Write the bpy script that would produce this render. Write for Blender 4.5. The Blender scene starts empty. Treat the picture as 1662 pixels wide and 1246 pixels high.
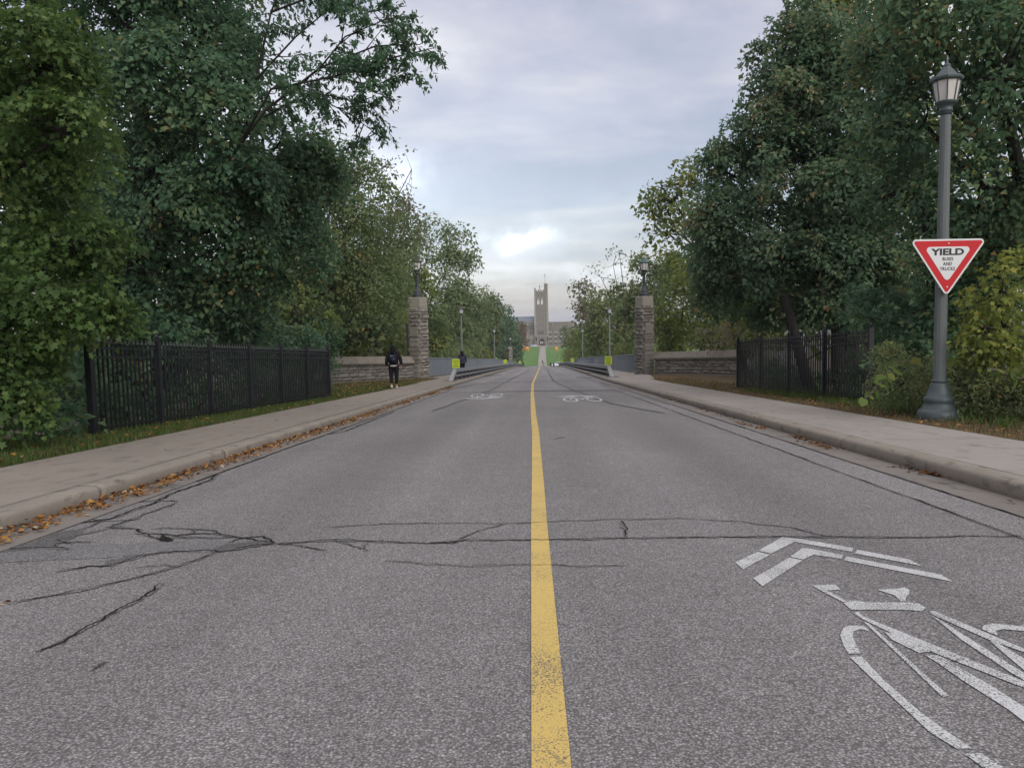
import bpy, math, random
import numpy as np
from mathutils import Matrix, Vector
random.seed(7); rng = np.random.default_rng(11)
SC = bpy.context.scene; COL = SC.collection
PI = math.pi

# ------------------------------------------------------------------ camera
F_PX = 1250.0; CW, CH = 1662, 1246
PITCH, YAW, ROLL = math.radians(4.5), math.radians(1.6), math.radians(-1.1)
CAM_H = 1.0
HAZE = .0003
cam_d = bpy.data.cameras.new('camera'); cam = bpy.data.objects.new('camera', cam_d); COL.objects.link(cam)
cam_d.sensor_fit = 'HORIZONTAL'; cam_d.sensor_width = 36.0; cam_d.lens = F_PX/CW*36.0
cam_d.clip_start = 0.05; cam_d.clip_end = 9000
RM = Matrix.Rotation(YAW, 3, 'Z') @ Matrix.Rotation(PI/2-PITCH, 3, 'X') @ Matrix.Rotation(ROLL, 3, 'Z')
cam.matrix_world = Matrix.Translation((0, 0, CAM_H)) @ RM.to_4x4()
SC.camera = cam
SLOPE = .0482                      # the whole street runs gently downhill away from the camera

def cxs(y): return .0125*max(0.0, y-33)          # the bridge bears slightly to the right
def grade(y):
    y = min(max(y, -60), 480)
    return -SLOPE*y - .0085*min(max(0, y-110), 150)
def W(p): return (p[0]+cxs(p[1]), p[1], p[2]+grade(p[1]))       # street frame -> world
def ray(px, py): return RM @ Vector(((px-CW/2)/F_PX, -(py-CH/2)/F_PX, -1.0))
def gr(px, py, h=0.0):             # point of the street at height h seen at a photo pixel (street frame)
    d = ray(px, py); lo, hi = .5, 600.0
    for _ in range(50):
        m = (lo+hi)/2
        if CAM_H+m/d.y*d.z-grade(m)-h > 0: lo = m
        else: hi = m
    return lo/d.y*d.x-cxs(lo), lo
def at(px, py, Y):                 # point at distance Y seen at a photo pixel (street frame)
    d = ray(px, py); t = Y/d.y
    return t*d.x-cxs(Y), Y, CAM_H+t*d.z-grade(Y)

# ------------------------------------------------------------------ colour management, world, sun
SC.render.engine = 'CYCLES'
SC.view_settings.view_transform = 'Standard'; SC.view_settings.look = 'None'
SC.view_settings.exposure = 0.33; SC.view_settings.gamma = 1.0
SC.view_settings.use_curve_mapping = False
SC.cycles.max_bounces = 5; SC.cycles.diffuse_bounces = 4; SC.cycles.transmission_bounces = 4
SC.cycles.transparent_max_bounces = 6; SC.cycles.caustics_reflective = False; SC.cycles.caustics_refractive = False
SUN_EL, SUN_AZ = math.radians(31), math.radians(150)      # azimuth from +Y towards +X

world = bpy.data.worlds.new('World'); SC.world = world; world.use_nodes = True
class NT:
    def __init__(s, tree): s.t = tree; s.n = tree.nodes; s.l = tree.links
    def node(s, typ, **kw):
        n = s.n.new(typ)
        for k, v in kw.items():
            if k == 'inp':
                for kk, vv in v.items():
                    if isinstance(vv, bpy.types.NodeSocket): s.l.new(vv, n.inputs[kk])
                    else: n.inputs[kk].default_value = vv
            else: setattr(n, k, v)
        return n
    def math(s, op, a, b=0.0, c=None, clamp=False):
        i = {0: a, 1: b}
        if c is not None: i[2] = c
        return s.node('ShaderNodeMath', operation=op, use_clamp=clamp, inp=i).outputs[0]
    def mix(s, f, a, b, mode='MIX'):
        n = s.node('ShaderNodeMix', data_type='RGBA', blend_type=mode)
        for k, v in ((0, f), (6, a), (7, b)):
            if isinstance(v, bpy.types.NodeSocket): s.l.new(v, n.inputs[k])
            else: n.inputs[k].default_value = v if k == 0 else (*v[:3], 1)
        return n.outputs[2]
    def ramp(s, f, stops, interp='LINEAR'):
        n = s.node('ShaderNodeValToRGB'); n.color_ramp.interpolation = interp
        e = n.color_ramp.elements
        while len(e) < len(stops): e.new(.5)
        for el, (p, c) in zip(e, stops):
            el.position = p; el.color = (*c, 1) if len(c) == 3 else c
        s.l.new(f, n.inputs[0]); return n.outputs[0]
    def rampf(s, f, stops): return s.ramp(f, [(p, (v, v, v)) for p, v in stops])
    def noise(s, vec, scale, detail=4, rough=.55, dist=0.0, out=0):
        n = s.node('ShaderNodeTexNoise', inp={'Scale': scale, 'Detail': detail, 'Roughness': rough, 'Distortion': dist})
        if vec is not None: s.l.new(vec, n.inputs['Vector'])
        return n.outputs[out]
    def mapping(s, vec, scale=(1, 1, 1), loc=(0, 0, 0), rot=(0, 0, 0)):
        n = s.node('ShaderNodeMapping', inp={'Scale': scale, 'Location': loc, 'Rotation': rot}); s.l.new(vec, n.inputs[0])
        return n.outputs[0]

w = NT(world.node_tree); w.n.clear()
out = w.node('ShaderNodeOutputWorld')
sky = w.node('ShaderNodeTexSky', sky_type='NISHITA', sun_disc=False, sun_elevation=SUN_EL, sun_rotation=SUN_AZ)
bg_sky = w.node('ShaderNodeBackground', inp={'Color': sky.outputs[0], 'Strength': .05})
gen = w.node('ShaderNodeTexCoord').outputs['Generated']
sep = w.node('ShaderNodeSeparateXYZ', inp={0: gen})
gx, gy, gz = sep.outputs
zc = w.math('MAXIMUM', gz, 0.0)
den = w.math('ADD', zc, .16)
plane = w.node('ShaderNodeCombineXYZ', inp={0: w.math('DIVIDE', gx, den), 1: w.math('DIVIDE', gy, den), 2: 0.0}).outputs[0]
n_big = w.noise(w.mapping(plane, (.62, 1.0, 1), (3.1, 1.7, 0)), .75, 6, .52, .35)
n_fine = w.noise(w.mapping(plane, (.8, 1.1, 1), (0.4, 5.2, 2)), 2.2, 7, .56, .2)
cl = w.math('ADD', w.math('MULTIPLY', n_big, .62), w.math('MULTIPLY', n_fine, .38))
cloud = w.ramp(cl, [(.405, (.255, .245, .275)), (.455, (.32, .297, .315)), (.50, (.385, .353, .352)), (.54, (.465, .43, .41)), (.60, (.61, .57, .54))])
# brighter breaks in the cloud sheet near the horizon ahead
u = w.math('DIVIDE', gx, w.math('MAXIMUM', gy, .05)); v = w.math('DIVIDE', gz, w.math('MAXIMUM', gy, .05))
wob = w.noise(gen, 9.0, 5, .6); wob2 = w.noise(w.mapping(gen, (1, 1, 1), (7, 3, 1)), 14.0, 5, .6)
ub = w.math('ADD', u, w.math('MULTIPLY', w.math('SUBTRACT', wob, .5), .16))
vb = w.math('ADD', v, w.math('MULTIPLY', w.math('SUBTRACT', wob2, .5), .075))
front = w.math('GREATER_THAN', gy, .1)
tot = None
for (px, py, su, sv, amp) in ((842, 383, .036, .010, 1.1), (842, 388, .07, .022, .4), (640, 292, .050, .034, .8), (962, 447, .060, .009, .55), (800, 425, .10, .02, .22), (720, 320, .12, .05, .2), (1000, 330, .08, .03, .10), (860, 180, .10, .05, .05)):
    d = ray(px, py); u0, v0 = d.x/d.y, d.z/d.y
    a = w.math('POWER', w.math('DIVIDE', w.math('SUBTRACT', ub, u0), su), 2.0)
    b = w.math('POWER', w.math('DIVIDE', w.math('SUBTRACT', vb, v0), sv), 2.0)
    g = w.math('MULTIPLY', w.math('EXPONENT', w.math('MULTIPLY', w.math('ADD', a, b), -1.0)), amp)
    tot = g if tot is None else w.math('ADD', tot, g)
tot = w.math('MULTIPLY', w.math('MINIMUM', tot, 1.0), front)
cloud = w.mix(tot, cloud, (.93, .94, .98))
cloud = w.mix(1.0, cloud, w.ramp(w.math('ADD', gz, .5), [(.5, (.78, .75, .98)), (.62, (1, 1, 1))]), 'MULTIPLY')
# overcast luminance: brighter towards the zenith
lum = w.math('ADD', w.math('MULTIPLY', zc, 1.15), .74)
lum = w.math('MULTIPLY', lum, w.rampf(w.math('ADD', gz, .5), [(.36, .25), (.5, .86), (.62, 1.0)]))
cl2 = w.node('ShaderNodeVectorMath', operation='SCALE'); w.l.new(cloud, cl2.inputs[0]); w.l.new(lum, cl2.inputs['Scale'])
bg_cl = w.node('ShaderNodeBackground', inp={'Color': cl2.outputs[0], 'Strength': 1.0})
ws = w.node('ShaderNodeAddShader', inp={0: bg_sky.outputs[0], 1: bg_cl.outputs[0]})
w.l.new(ws.outputs[0], out.inputs['Surface'])

sun_d = bpy.data.lights.new('sun', 'SUN'); sun_d.energy = 1.5; sun_d.angle = math.radians(40); sun_d.color = (1, .97, .93)
sun = bpy.data.objects.new('sun', sun_d); COL.objects.link(sun)
sdir = Vector((math.sin(SUN_AZ)*math.cos(SUN_EL), math.cos(SUN_AZ)*math.cos(SUN_EL), math.sin(SUN_EL)))
sun.rotation_euler = (-sdir).to_track_quat('-Z', 'Y').to_euler(); sun.location = (0, 0, 60)

# ------------------------------------------------------------------ materials
M = {}
def mat(name, base=None, rough=.8, metal=0.0, spec=.35):
    m = bpy.data.materials.new(name); m.use_nodes = True; M[name] = m
    nt = NT(m.node_tree); b = m.node_tree.nodes['Principled BSDF']
    b.inputs['Roughness'].default_value = rough; b.inputs['Metallic'].default_value = metal
    b.inputs['Specular IOR Level'].default_value = spec
    if base: b.inputs['Base Color'].default_value = (*base, 1)
    nt.b = b; nt.obj = nt.node('ShaderNodeTexCoord').outputs['Object']
    nt.m = m
    return nt
def setc(nt, c): nt.l.new(c, nt.b.inputs['Base Color'])
def bump(nt, h, strength=.4, dist=.01):
    n = nt.node('ShaderNodeBump', inp={'Strength': strength, 'Distance': dist, 'Height': h}); nt.l.new(n.outputs[0], nt.b.inputs['Normal'])

def asphalt(name, k=1.0, warm=(1.02, 1.005, 1.02)):
    a = mat(name, rough=.88, spec=.3)
    vor = a.node('ShaderNodeTexVoronoi', inp={'Scale': 118.0, 'Vector': a.obj})
    vor2 = a.node('ShaderNodeTexVoronoi', inp={'Scale': 260.0, 'Vector': a.obj})
    big = a.noise(a.obj, .35, 5, .6); tr = a.noise(a.mapping(a.obj, (1.3, .035, 1)), 1.0, 5, .6); mid = a.noise(a.obj, 5, 4, .6)
    cs = a.node('ShaderNodeSeparateColor', inp={0: vor.outputs['Color']}); cs2 = a.node('ShaderNodeSeparateColor', inp={0: vor2.outputs['Color']})
    st = a.rampf(cs.outputs[0], [(0, .10), (.3, .17), (.7, .212), (.9, .262), (1, .40)])
    st2 = a.rampf(cs2.outputs[1], [(0, .08), (.5, .19), (1, .30)])
    g = a.mix(.45, st, st2)
    g = a.mix(1.0, g, a.rampf(vor.outputs['Distance'], [(.25, 1.08), (.62, .48)]), 'MULTIPLY')
    tint = a.mix(cs.outputs[1], (1.0, .985, 1.0), (1.03, .985, .945))
    g = a.mix(1.0, g, tint, 'MULTIPLY')
    var = a.math('ADD', a.math('ADD', a.math('MULTIPLY', big, .55), a.math('MULTIPLY', tr, .62)), a.math('MULTIPLY', mid, .34))
    ax_ = a.math('ABSOLUTE', a.node('ShaderNodeSeparateXYZ', inp={0: a.obj}).outputs[0])
    tracks = None
    for c0, w0 in ((.95, .30), (2.35, .34)):
        g1 = a.math('EXPONENT', a.math('MULTIPLY', a.math('POWER', a.math('DIVIDE', a.math('SUBTRACT', ax_, c0), w0), 2.0), -1.0))
        tracks = g1 if tracks is None else a.math('ADD', tracks, g1)
    oil = a.math('EXPONENT', a.math('MULTIPLY', a.math('POWER', a.math('DIVIDE', a.math('SUBTRACT', ax_, 1.65), .28), 2.0), -1.0))
    var = a.math('ADD', var, a.math('MULTIPLY', a.math('MULTIPLY', tracks, tr), .20))
    var = a.math('SUBTRACT', var, a.math('MULTIPLY', a.math('MULTIPLY', oil, mid), .16))
    blot = a.rampf(a.noise(a.obj, 1.7, 5, .7), [(.60, 0.0), (.72, 1.0)])
    var = a.math('SUBTRACT', var, a.math('MULTIPLY', blot, .13))
    var = a.math('MULTIPLY', a.math('ADD', var, .50), k)
    vv = a.node('ShaderNodeVectorMath', operation='SCALE'); a.l.new(g, vv.inputs[0]); a.l.new(var, vv.inputs['Scale'])
    setc(a, a.mix(1.0, vv.outputs[0], warm, 'MULTIPLY'))
    h = a.math('SUBTRACT', 1.0, vor.outputs['Distance'])
    bump(a, a.math('ADD', h, a.math('MULTIPLY', a.noise(a.obj, 60, 3), .8)), .55, .004)
asphalt('asphalt', .98); asphalt('asphalt_patch', .88, (1.0, 1.0, 1.05)); asphalt('asphalt_pale', 1.10)
asphalt('asphalt_rough', .58); asphalt('asphalt_edge', .74)
def concrete(name, col, var=.25, stain=.35, sc=1.0):
    c = mat(name, rough=.9, spec=.25)
    n1 = c.noise(c.obj, 1.1*sc, 6, .62); n2 = c.noise(c.obj, 38*sc, 4, .6); n3 = c.noise(c.mapping(c.obj, (1, .5, 1)), 6*sc, 6, .65)
    f = c.math('ADD', c.math('MULTIPLY', n1, var*1.6), c.math('MULTIPLY', n2, var))
    f = c.math('ADD', f, 1-var*1.3)
    s = c.rampf(n3, [(.30, 1-stain), (.46, 1.0)])
    f = c.math('MULTIPLY', f, s)
    vv = c.node('ShaderNodeVectorMath', operation='SCALE', inp={0: col}); c.l.new(f, vv.inputs['Scale'])
    setc(c, vv.outputs[0]); bump(c, c.math('ADD', n2, n3), .35, .004)
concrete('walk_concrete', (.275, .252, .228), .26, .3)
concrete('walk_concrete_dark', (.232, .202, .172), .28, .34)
concrete('kerb_concrete', (.235, .208, .175), .4, .5, 1.6)
concrete('gutter_concrete', (.185, .168, .153), .34, .5)
concrete('cap_stone', (.27, .25, .205), .25, .35, 1.4)
concrete('coping_stone', (.215, .19, .16), .35, .45, 1.5)
concrete('mortar', (.065, .056, .046), .3, .4, 3)
def paint(name, col, wear):
    p = mat(name, rough=.75, spec=.3)
    n = p.noise(p.obj, 170, 3, .7); big = p.noise(p.obj, 2.3, 4, .65); cr = p.node('ShaderNodeTexVoronoi', feature='DISTANCE_TO_EDGE', inp={'Scale': 16.0, 'Vector': p.mapping(p.obj, (1, .8, 1))})
    th = p.math('ADD', n, p.math('MULTIPLY', p.math('SUBTRACT', big, .5), .35))
    f = p.rampf(th, [(wear, 1.0), (wear+.07, 0.0)])
    ck = p.math('MULTIPLY', p.rampf(cr.outputs[0], [(.0, 1.0), (.03, 0.0)]), p.rampf(p.noise(p.obj, 4, 3), [(.5, 0.0), (.6, .8)]))
    f = p.math('MAXIMUM', f, ck)
    vv = p.node('ShaderNodeVectorMath', operation='SCALE', inp={0: col}); p.l.new(p.math('ADD', p.math('MULTIPLY', n, .3), .82), vv.inputs['Scale'])
    setc(p, p.mix(f, vv.outputs[0], (.10, .095, .09)))
    bump(p, n, .4, .003)
paint('yellow_paint', (.58, .42, .13), .37)
paint('white_paint', (.53, .54, .545), .41)
c = mat('crack', rough=1.0, spec=.05); setc(c, c.ramp(c.noise(c.obj, 40, 3), [(.3, (.010, .009, .008)), (.7, (.035, .032, .029))]))
c = mat('tar', rough=.7, spec=.3); setc(c, c.ramp(c.noise(c.obj, 12, 3), [(.3, (.055, .052, .05)), (.7, (.10, .095, .09))]))

def rockmat(name, lo, mi, hi):
    r = mat(name, rough=.95, spec=.2)
    geo = r.node('ShaderNodeObjectInfo').outputs['Random']
    n = r.noise(r.obj, 9, 5, .65); n2 = r.noise(r.obj, 1.2, 3)
    f = r.math('ADD', r.math('MULTIPLY', geo, .5), r.math('MULTIPLY', n, .5))
    setc(r, r.ramp(r.math('ADD', f, r.math('MULTIPLY', r.math('SUBTRACT', n2, .5), .3)), [(.15, lo), (.5, mi), (.85, hi)]))
    bump(r, n, .8, .03)
rockmat('rock_stone', (.14, .122, .104), (.215, .195, .17), (.29, .268, .235))
rockmat('smooth_stone', (.18, .16, .14), (.225, .205, .178), (.27, .25, .218))
def hallmat(name, col, sx=1.0):
    r = mat(name, rough=.95, spec=.15)
    br = r.node('ShaderNodeTexBrick', inp={'Scale': 1.0, 'Vector': r.mapping(r.obj, (1, 1, 1), (0, 0, 0), (PI/2, 0, 0)), 'Color1': (*[x*1.12 for x in col], 1), 'Color2': (*[x*.80 for x in col], 1), 'Mortar': (*[x*.9 for x in col], 1), 'Brick Width': 1.1, 'Row Height': .45, 'Mortar Size': .03})
    n = r.noise(r.obj, .25, 4); 
    setc(r, r.mix(r.math('MULTIPLY', n, .5), br.outputs[0], tuple(x*.72 for x in col)))
hallmat('hall_stone', (.195, .168, .138)); hallmat('hall_trim', (.285, .26, .225))
mat('slate_roof', (.12, .145, .18), .6); mat('hall_glass', (.035, .04, .05), .25, 0, .6); mat('hall_dark', (.02, .018, .017), .9)
mat('door_wood', (.05, .025, .018), .7)
def metal(name, col, rough=.5, var=.3, met=0.0):
    m = mat(name, rough=rough, metal=met, spec=.45)
    n = m.noise(m.obj, 7, 5, .65); n2 = m.noise(m.mapping(m.obj, (1, 1, .15)), 22, 4)
    vv = m.node('ShaderNodeVectorMath', operation='SCALE', inp={0: col}); m.l.new(m.math('ADD', m.math('MULTIPLY', m.math('ADD', n, n2), var), 1-var), vv.inputs['Scale'])
    setc(m, vv.outputs[0]); bump(m, n2, .1, .002)
metal('black_iron', (.006, .007, .010), .5, .3)
metal('lamp_green', (.055, .075, .078), .5, .3); metal('lamp_pole', (.105, .118, .118), .55, .35)
metal('lamp_grey', (.15, .17, .16), .55, .3); metal('lamp_black', (.028, .032, .038), .45, .3); metal('lamp_pale', (.17, .175, .16), .6, .3)
metal('copper_green', (.045, .11, .095), .5, .4)
metal('rail_paint', (.19, .215, .235), .5, .22); metal('rail_panel', (.165, .19, .215), .6, .25); metal('rail_post', (.12, .14, .155), .5, .2)
metal('steel_galv', (.25, .255, .265), .45, .25, .3); metal('steel_dark', (.075, .075, .085), .6, .4)
metal('steel_grey', (.225, .235, .25), .5, .3, .2)
m = mat('lantern_glass', (.46, .43, .40), .35); m.b.inputs['Transmission Weight'].default_value = .1; m.b.inputs['IOR'].default_value = 1.1
setc(m, m.mix(m.noise(m.obj, 6, 3), (.52, .50, .48), (.72, .70, .66)))
mat('sign_red', (.50, .016, .022), .5, 0, .25); mat('sign_white', (.62, .63, .63), .4, 0, .5); mat('sign_text', (.02, .02, .022), .5)
mat('sign_back', (.30, .31, .32), .45, .5); mat('sign_lime', (.50, .62, .03), .5); mat('bolt', (.6, .3, .25), .4)
mat('cloth_black', (.012, .012, .015), .95, 0, .15); mat('cloth_navy', (.016, .02, .036), .9, 0, .2); mat('cloth_white', (.6, .58, .56), .9)
mat('hair', (.006, .005, .005), .8, 0, .15); mat('skin', (.36, .21, .15), .6); mat('shoe_white', (.62, .60, .58), .6); mat('cloth_purple', (.035, .03, .06), .9)
mat('cloth_green', (.03, .06, .04), .9); mat('cloth_blue', (.03, .06, .12), .9); mat('strap_grey', (.35, .36, .4), .6)
mat('car_white', (.72, .73, .75), .3, 0, .5); mat('car_dark', (.03, .032, .038), .3, 0, .5); mat('car_silver', (.35, .37, .4), .3, .2, .5); mat('tyre', (.015, .015, .015), .9)
mat('car_glass', (.02, .025, .03), .1, 0, .6); mat('tail_light', (.4, .02, .02), .4)
mat('signal_yellow', (.65, .33, .02), .5)
m = mat('signal_red_lit', (.8, .05, .02), .5); m.b.inputs['Emission Color'].default_value = (1, .12, .05, 1); m.b.inputs['Emission Strength'].default_value = .6
m = mat('signal_amber_lit', (.8, .4, .1), .5); m.b.inputs['Emission Color'].default_value = (1, .45, .12, 1); m.b.inputs['Emission Strength'].default_value = .5
c = mat('lawn', rough=1, spec=.1); setc(c, c.ramp(c.math('ADD', c.math('MULTIPLY', c.noise(c.mapping(c.obj, (.35, .1, .1)), 1.0, 6, .7), .6), c.math('MULTIPLY', c.noise(c.obj, .06, 4), .4)), [(.35, (.06, .135, .025)), (.52, (.085, .17, .035)), (.7, (.14, .20, .06))]))
c = mat('soil', rough=1, spec=.1); setc(c, c.ramp(c.noise(c.obj, 3, 6, .7), [(.3, (.018, .014, .009)), (.5, (.05, .036, .02)), (.7, (.05, .06, .02))])); bump(c, c.noise(c.obj, 14, 5), .8, .05)
c = mat('verge_green', rough=1, spec=.1); setc(c, c.ramp(c.noise(c.obj, 4, 6, .75), [(.32, (.035, .045, .016)), (.48, (.055, .07, .024)), (.58, (.10, .07, .035)), (.72, (.17, .10, .045))])); bump(c, c.noise(c.obj, 40, 4), .8, .02)
c = mat('verge_dry', rough=1, spec=.1); setc(c, c.ramp(c.noise(c.obj, 4, 6, .75), [(.3, (.05, .04, .018)), (.5, (.105, .075, .04)), (.6, (.15, .10, .055)), (.75, (.07, .075, .025))])); bump(c, c.noise(c.obj, 40, 4), .8, .02)
def barkm(name, a_, b_):
    c = mat(name, rough=1, spec=.1); setc(c, c.ramp(c.noise(c.mapping(c.obj, (1, 1, .2)), 14, 5, .7), [(.3, a_), (.7, b_)])); bump(c, c.noise(c.mapping(c.obj, (1, 1, .2)), 20, 4), .8, .03)
barkm('bark', (.018, .017, .015), (.05, .046, .04)); barkm('bark_pale', (.06, .052, .042), (.13, .115, .095))

def leafmat(name, stops, transl=.5, rough=.5):
    m = bpy.data.materials.new(name); m.use_nodes = True; M[name] = m; nt = NT(m.node_tree); b = m.node_tree.nodes['Principled BSDF']
    at_ = nt.node('ShaderNodeAttribute', attribute_name='tone').outputs['Fac']
    colr = nt.ramp(at_, stops)
    nt.l.new(colr, b.inputs['Base Color']); b.inputs['Roughness'].default_value = rough; b.inputs['Specular IOR Level'].default_value = .25
    tr = nt.node('ShaderNodeBsdfTranslucent'); nt.l.new(nt.mix(.5, colr, (.12, .14, .02), 'ADD') if False else colr, tr.inputs[0])
    mx = nt.node('ShaderNodeMixShader', inp={0: transl, 1: b.outputs[0], 2: tr.outputs[0]})
    nt.l.new(mx.outputs[0], nt.n['Material Output'].inputs[0])
leafmat('leaf_fresh', [(0, (0.046, 0.091, 0.025)), (.45, (0.098, 0.171, 0.046)), (.8, (0.172, 0.238, 0.069)), (1, (0.310, 0.305, 0.115))])
leafmat('leaf_dark', [(0, (0.057, 0.122, 0.069)), (.5, (0.106, 0.195, 0.103)), (.85, (0.190, 0.244, 0.109)), (1, (0.345, 0.244, 0.092))])
leafmat('leaf_mid', [(0, (0.098, 0.146, 0.064)), (.5, (0.167, 0.220, 0.092)), (.85, (0.253, 0.268, 0.109)), (1, (0.414, 0.293, 0.103))])
leafmat('leaf_maple_dull', [(0, (0.076, 0.146, 0.085)), (.5, (0.136, 0.222, 0.121)), (.78, (0.230, 0.256, 0.132)), (1, (0.368, 0.256, 0.138))])
leafmat('leaf_grey', [(0, (0.138, 0.189, 0.092)), (.5, (0.207, 0.268, 0.127)), (.85, (0.287, 0.317, 0.161)), (1, (0.425, 0.329, 0.127))])
leafmat('leaf_olive', [(0, (0.115, 0.159, 0.046)), (.5, (0.207, 0.256, 0.071)), (.85, (0.322, 0.329, 0.086)), (1, (0.460, 0.293, 0.069))])
leafmat('leaf_yellow', [(0, (0.138, 0.183, 0.046)), (.4, (0.253, 0.293, 0.063)), (.75, (0.414, 0.378, 0.092)), (1, (0.506, 0.268, 0.081))])
leafmat('leaf_russet', [(0, (0.115, 0.085, 0.052)), (.5, (0.230, 0.134, 0.075)), (1, (0.345, 0.207, 0.103))])
leafmat('leaf_brownish', [(0, (0.115, 0.134, 0.071)), (.5, (0.207, 0.201, 0.115)), (1, (0.310, 0.244, 0.161))])
leafmat('leaf_lime', [(0, (.06, .11, .025)), (.6, (.13, .18, .04)), (1, (.30, .24, .05))])
leafmat('leaf_fallen', [(0, (.06, .028, .014)), (.4, (.17, .075, .025)), (.65, (.30, .14, .035)), (.85, (.38, .22, .06)), (1, (.38, .28, .17))], .05, .8)
leafmat('grass_blade', [(0, (.03, .055, .012)), (.6, (.06, .105, .02)), (1, (.13, .13, .05))], .2)
leafmat('grass_dry', [(0, (.06, .06, .02)), (.5, (.13, .10, .045)), (1, (.20, .15, .08))], .1)

# ------------------------------------------------------------------ mesh helpers
class MB:
    def __init__(s): s.v = []; s.f = []
    def add(s, vs, fs):
        o = len(s.v); s.v += [tuple(p) for p in vs]; s.f += [tuple(i+o for i in f) for f in fs]
    def box(s, x0, x1, y0, y1, z0, z1):
        s.add([(x0, y0, z0), (x1, y0, z0), (x1, y1, z0), (x0, y1, z0), (x0, y0, z1), (x1, y0, z1), (x1, y1, z1), (x0, y1, z1)],
              [(0, 3, 2, 1), (4, 5, 6, 7), (0, 1, 5, 4), (1, 2, 6, 5), (2, 3, 7, 6), (3, 0, 4, 7)])
    def bar(s, a, b, wid, hei, up=(0, 0, 1)):      # rectangular bar from a to b
        a = Vector(a); b = Vector(b); d = (b-a).normalized(); sd = d.cross(Vector(up))
        sd = sd.normalized() if sd.length > 1e-4 else Vector((1, 0, 0)); u = sd.cross(d)
        vs = [p+sd*i*wid/2+u*j*hei/2 for p in (a, b) for i, j in ((-1, -1), (1, -1), (1, 1), (-1, 1))]
        s.add(vs, [(0, 1, 2, 3), (7, 6, 5, 4), (0, 4, 5, 1), (1, 5, 6, 2), (2, 6, 7, 3), (3, 7, 4, 0)])
    def lathe(s, prof, n=16, c=(0, 0, 0), rot=0.0, caps=True):
        o = len(s.v)
        for r, z in prof:
            for k in range(n):
                a = 2*PI*k/n+rot; s.v.append((c[0]+r*math.cos(a), c[1]+r*math.sin(a), c[2]+z))
        for i in range(len(prof)-1):
            for k in range(n):
                k2 = (k+1) % n; s.f.append((o+i*n+k, o+i*n+k2, o+(i+1)*n+k2, o+(i+1)*n+k))
        if caps: s.f.append(tuple(o+k for k in range(n))[::-1]); s.f.append(tuple(o+(len(prof)-1)*n+k for k in range(n)))
    def tube(s, pts, rad, n=6):
        o = len(s.v); pts = [Vector(p) for p in pts]; m = len(pts)
        for i, p in enumerate(pts):
            d = (pts[min(i+1, m-1)]-pts[max(i-1, 0)]); d = d.normalized() if d.length > 1e-6 else Vector((0, 0, 1))
            a = d.cross(Vector((.31, .22, .93)) if abs(d.z) < .9 else Vector((1, .1, 0))).normalized(); b = d.cross(a)
            for k in range(n):
                t = 2*PI*k/n; s.v.append(tuple(p+(a*math.cos(t)+b*math.sin(t))*rad[i]))
        for i in range(m-1):
            for k in range(n):
                k2 = (k+1) % n; s.f.append((o+i*n+k, o+i*n+k2, o+(i+1)*n+k2, o+(i+1)*n+k))
        s.f.append(tuple(o+k for k in range(n))[::-1]); s.f.append(tuple(o+(m-1)*n+k for k in range(n)))
    def prism(s, poly, z0, z1):                     # polygon in xy extruded in z
        n = len(poly); s.add([(x, y, z0) for x, y in poly]+[(x, y, z1) for x, y in poly],
              [tuple(range(n))[::-1], tuple(range(n, 2*n))]+[(i, (i+1) % n, n+(i+1) % n, n+i) for i in range(n)])
    def extrude_y(s, prof, ys, wob=0.0):            # profile in xz carried along y
        n = len(prof); o = len(s.v)
        for y in ys:
            dx = random.uniform(-wob, wob); s.v += [(x+dx, y, z) for x, z in prof]
        for i in range(len(ys)-1):
            for k in range(n):
                k2 = (k+1) % n; s.f.append((o+i*n+k, o+(i+1)*n+k, o+(i+1)*n+k2, o+i*n+k2))
        s.f.append(tuple(o+k for k in range(n))); s.f.append(tuple(o+(len(ys)-1)*n+k for k in range(n))[::-1])
    def mesh(s, name, m, smooth=False):
        me = bpy.data.meshes.new(name); me.from_pydata(s.v, [], s.f); me.materials.append(M[m])
        if smooth: me.polygons.foreach_set('use_smooth', [True]*len(me.polygons))
        me.update(); return me
    def warp(s): s.v = [W(p) for p in s.v]; return s
def obj(name, me, parent=None, loc=(0, 0, 0), rz=0.0):
    o = bpy.data.objects.new(name, me); COL.objects.link(o); o.location = loc; o.rotation_euler = (0, 0, rz)
    if parent: o.parent = parent
    return o
def part(name, mb, m, parent=None, smooth=False): return obj(name, mb.mesh(name, m, smooth), parent)
def drape(name, mb, m, parent=None, smooth=False):  # vertices given in the street frame
    mb.warp()
    if parent:
        p = parent
        L = Vector((0, 0, 0))
        while p: L += Vector(p.location); p = p.parent
        mb.v = [(a-L.x, b-L.y, c_-L.z) for a, b, c_ in mb.v]
    return obj(name, mb.mesh(name, m, smooth), parent)
def tag(o, label=None, cat=None, group=None, kind=None):
    for k, v in (('label', label), ('category', cat), ('group', group), ('kind', kind)):
        if v: o[k] = v
    return o
def thing(name, label, cat, loc, group=None, rz=0.0, kind=None, warped=True):
    o = bpy.data.objects.new(name, None); COL.objects.link(o); o.empty_display_size = .2
    o.location = W(loc) if warped else loc; o.rotation_euler = (0, 0, rz)
    return tag(o, label, cat, group, kind)
def copy_thing(root, loc, label=None, rz=None):
    r = root.copy(); COL.objects.link(r); r.location = W(loc)
    if rz is not None: r.rotation_euler = (0, 0, rz)
    if label: r['label'] = label
    def rec(src, dst):
        for ch in list(src.children):
            c_ = ch.copy(); COL.objects.link(c_); c_.parent = dst; rec(ch, c_)
    rec(root, r); return r
def yrange(a, b, st):
    n = max(1, int(math.ceil((b-a)/st))); return [a+(b-a)*i/n for i in range(n+1)]
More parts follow.
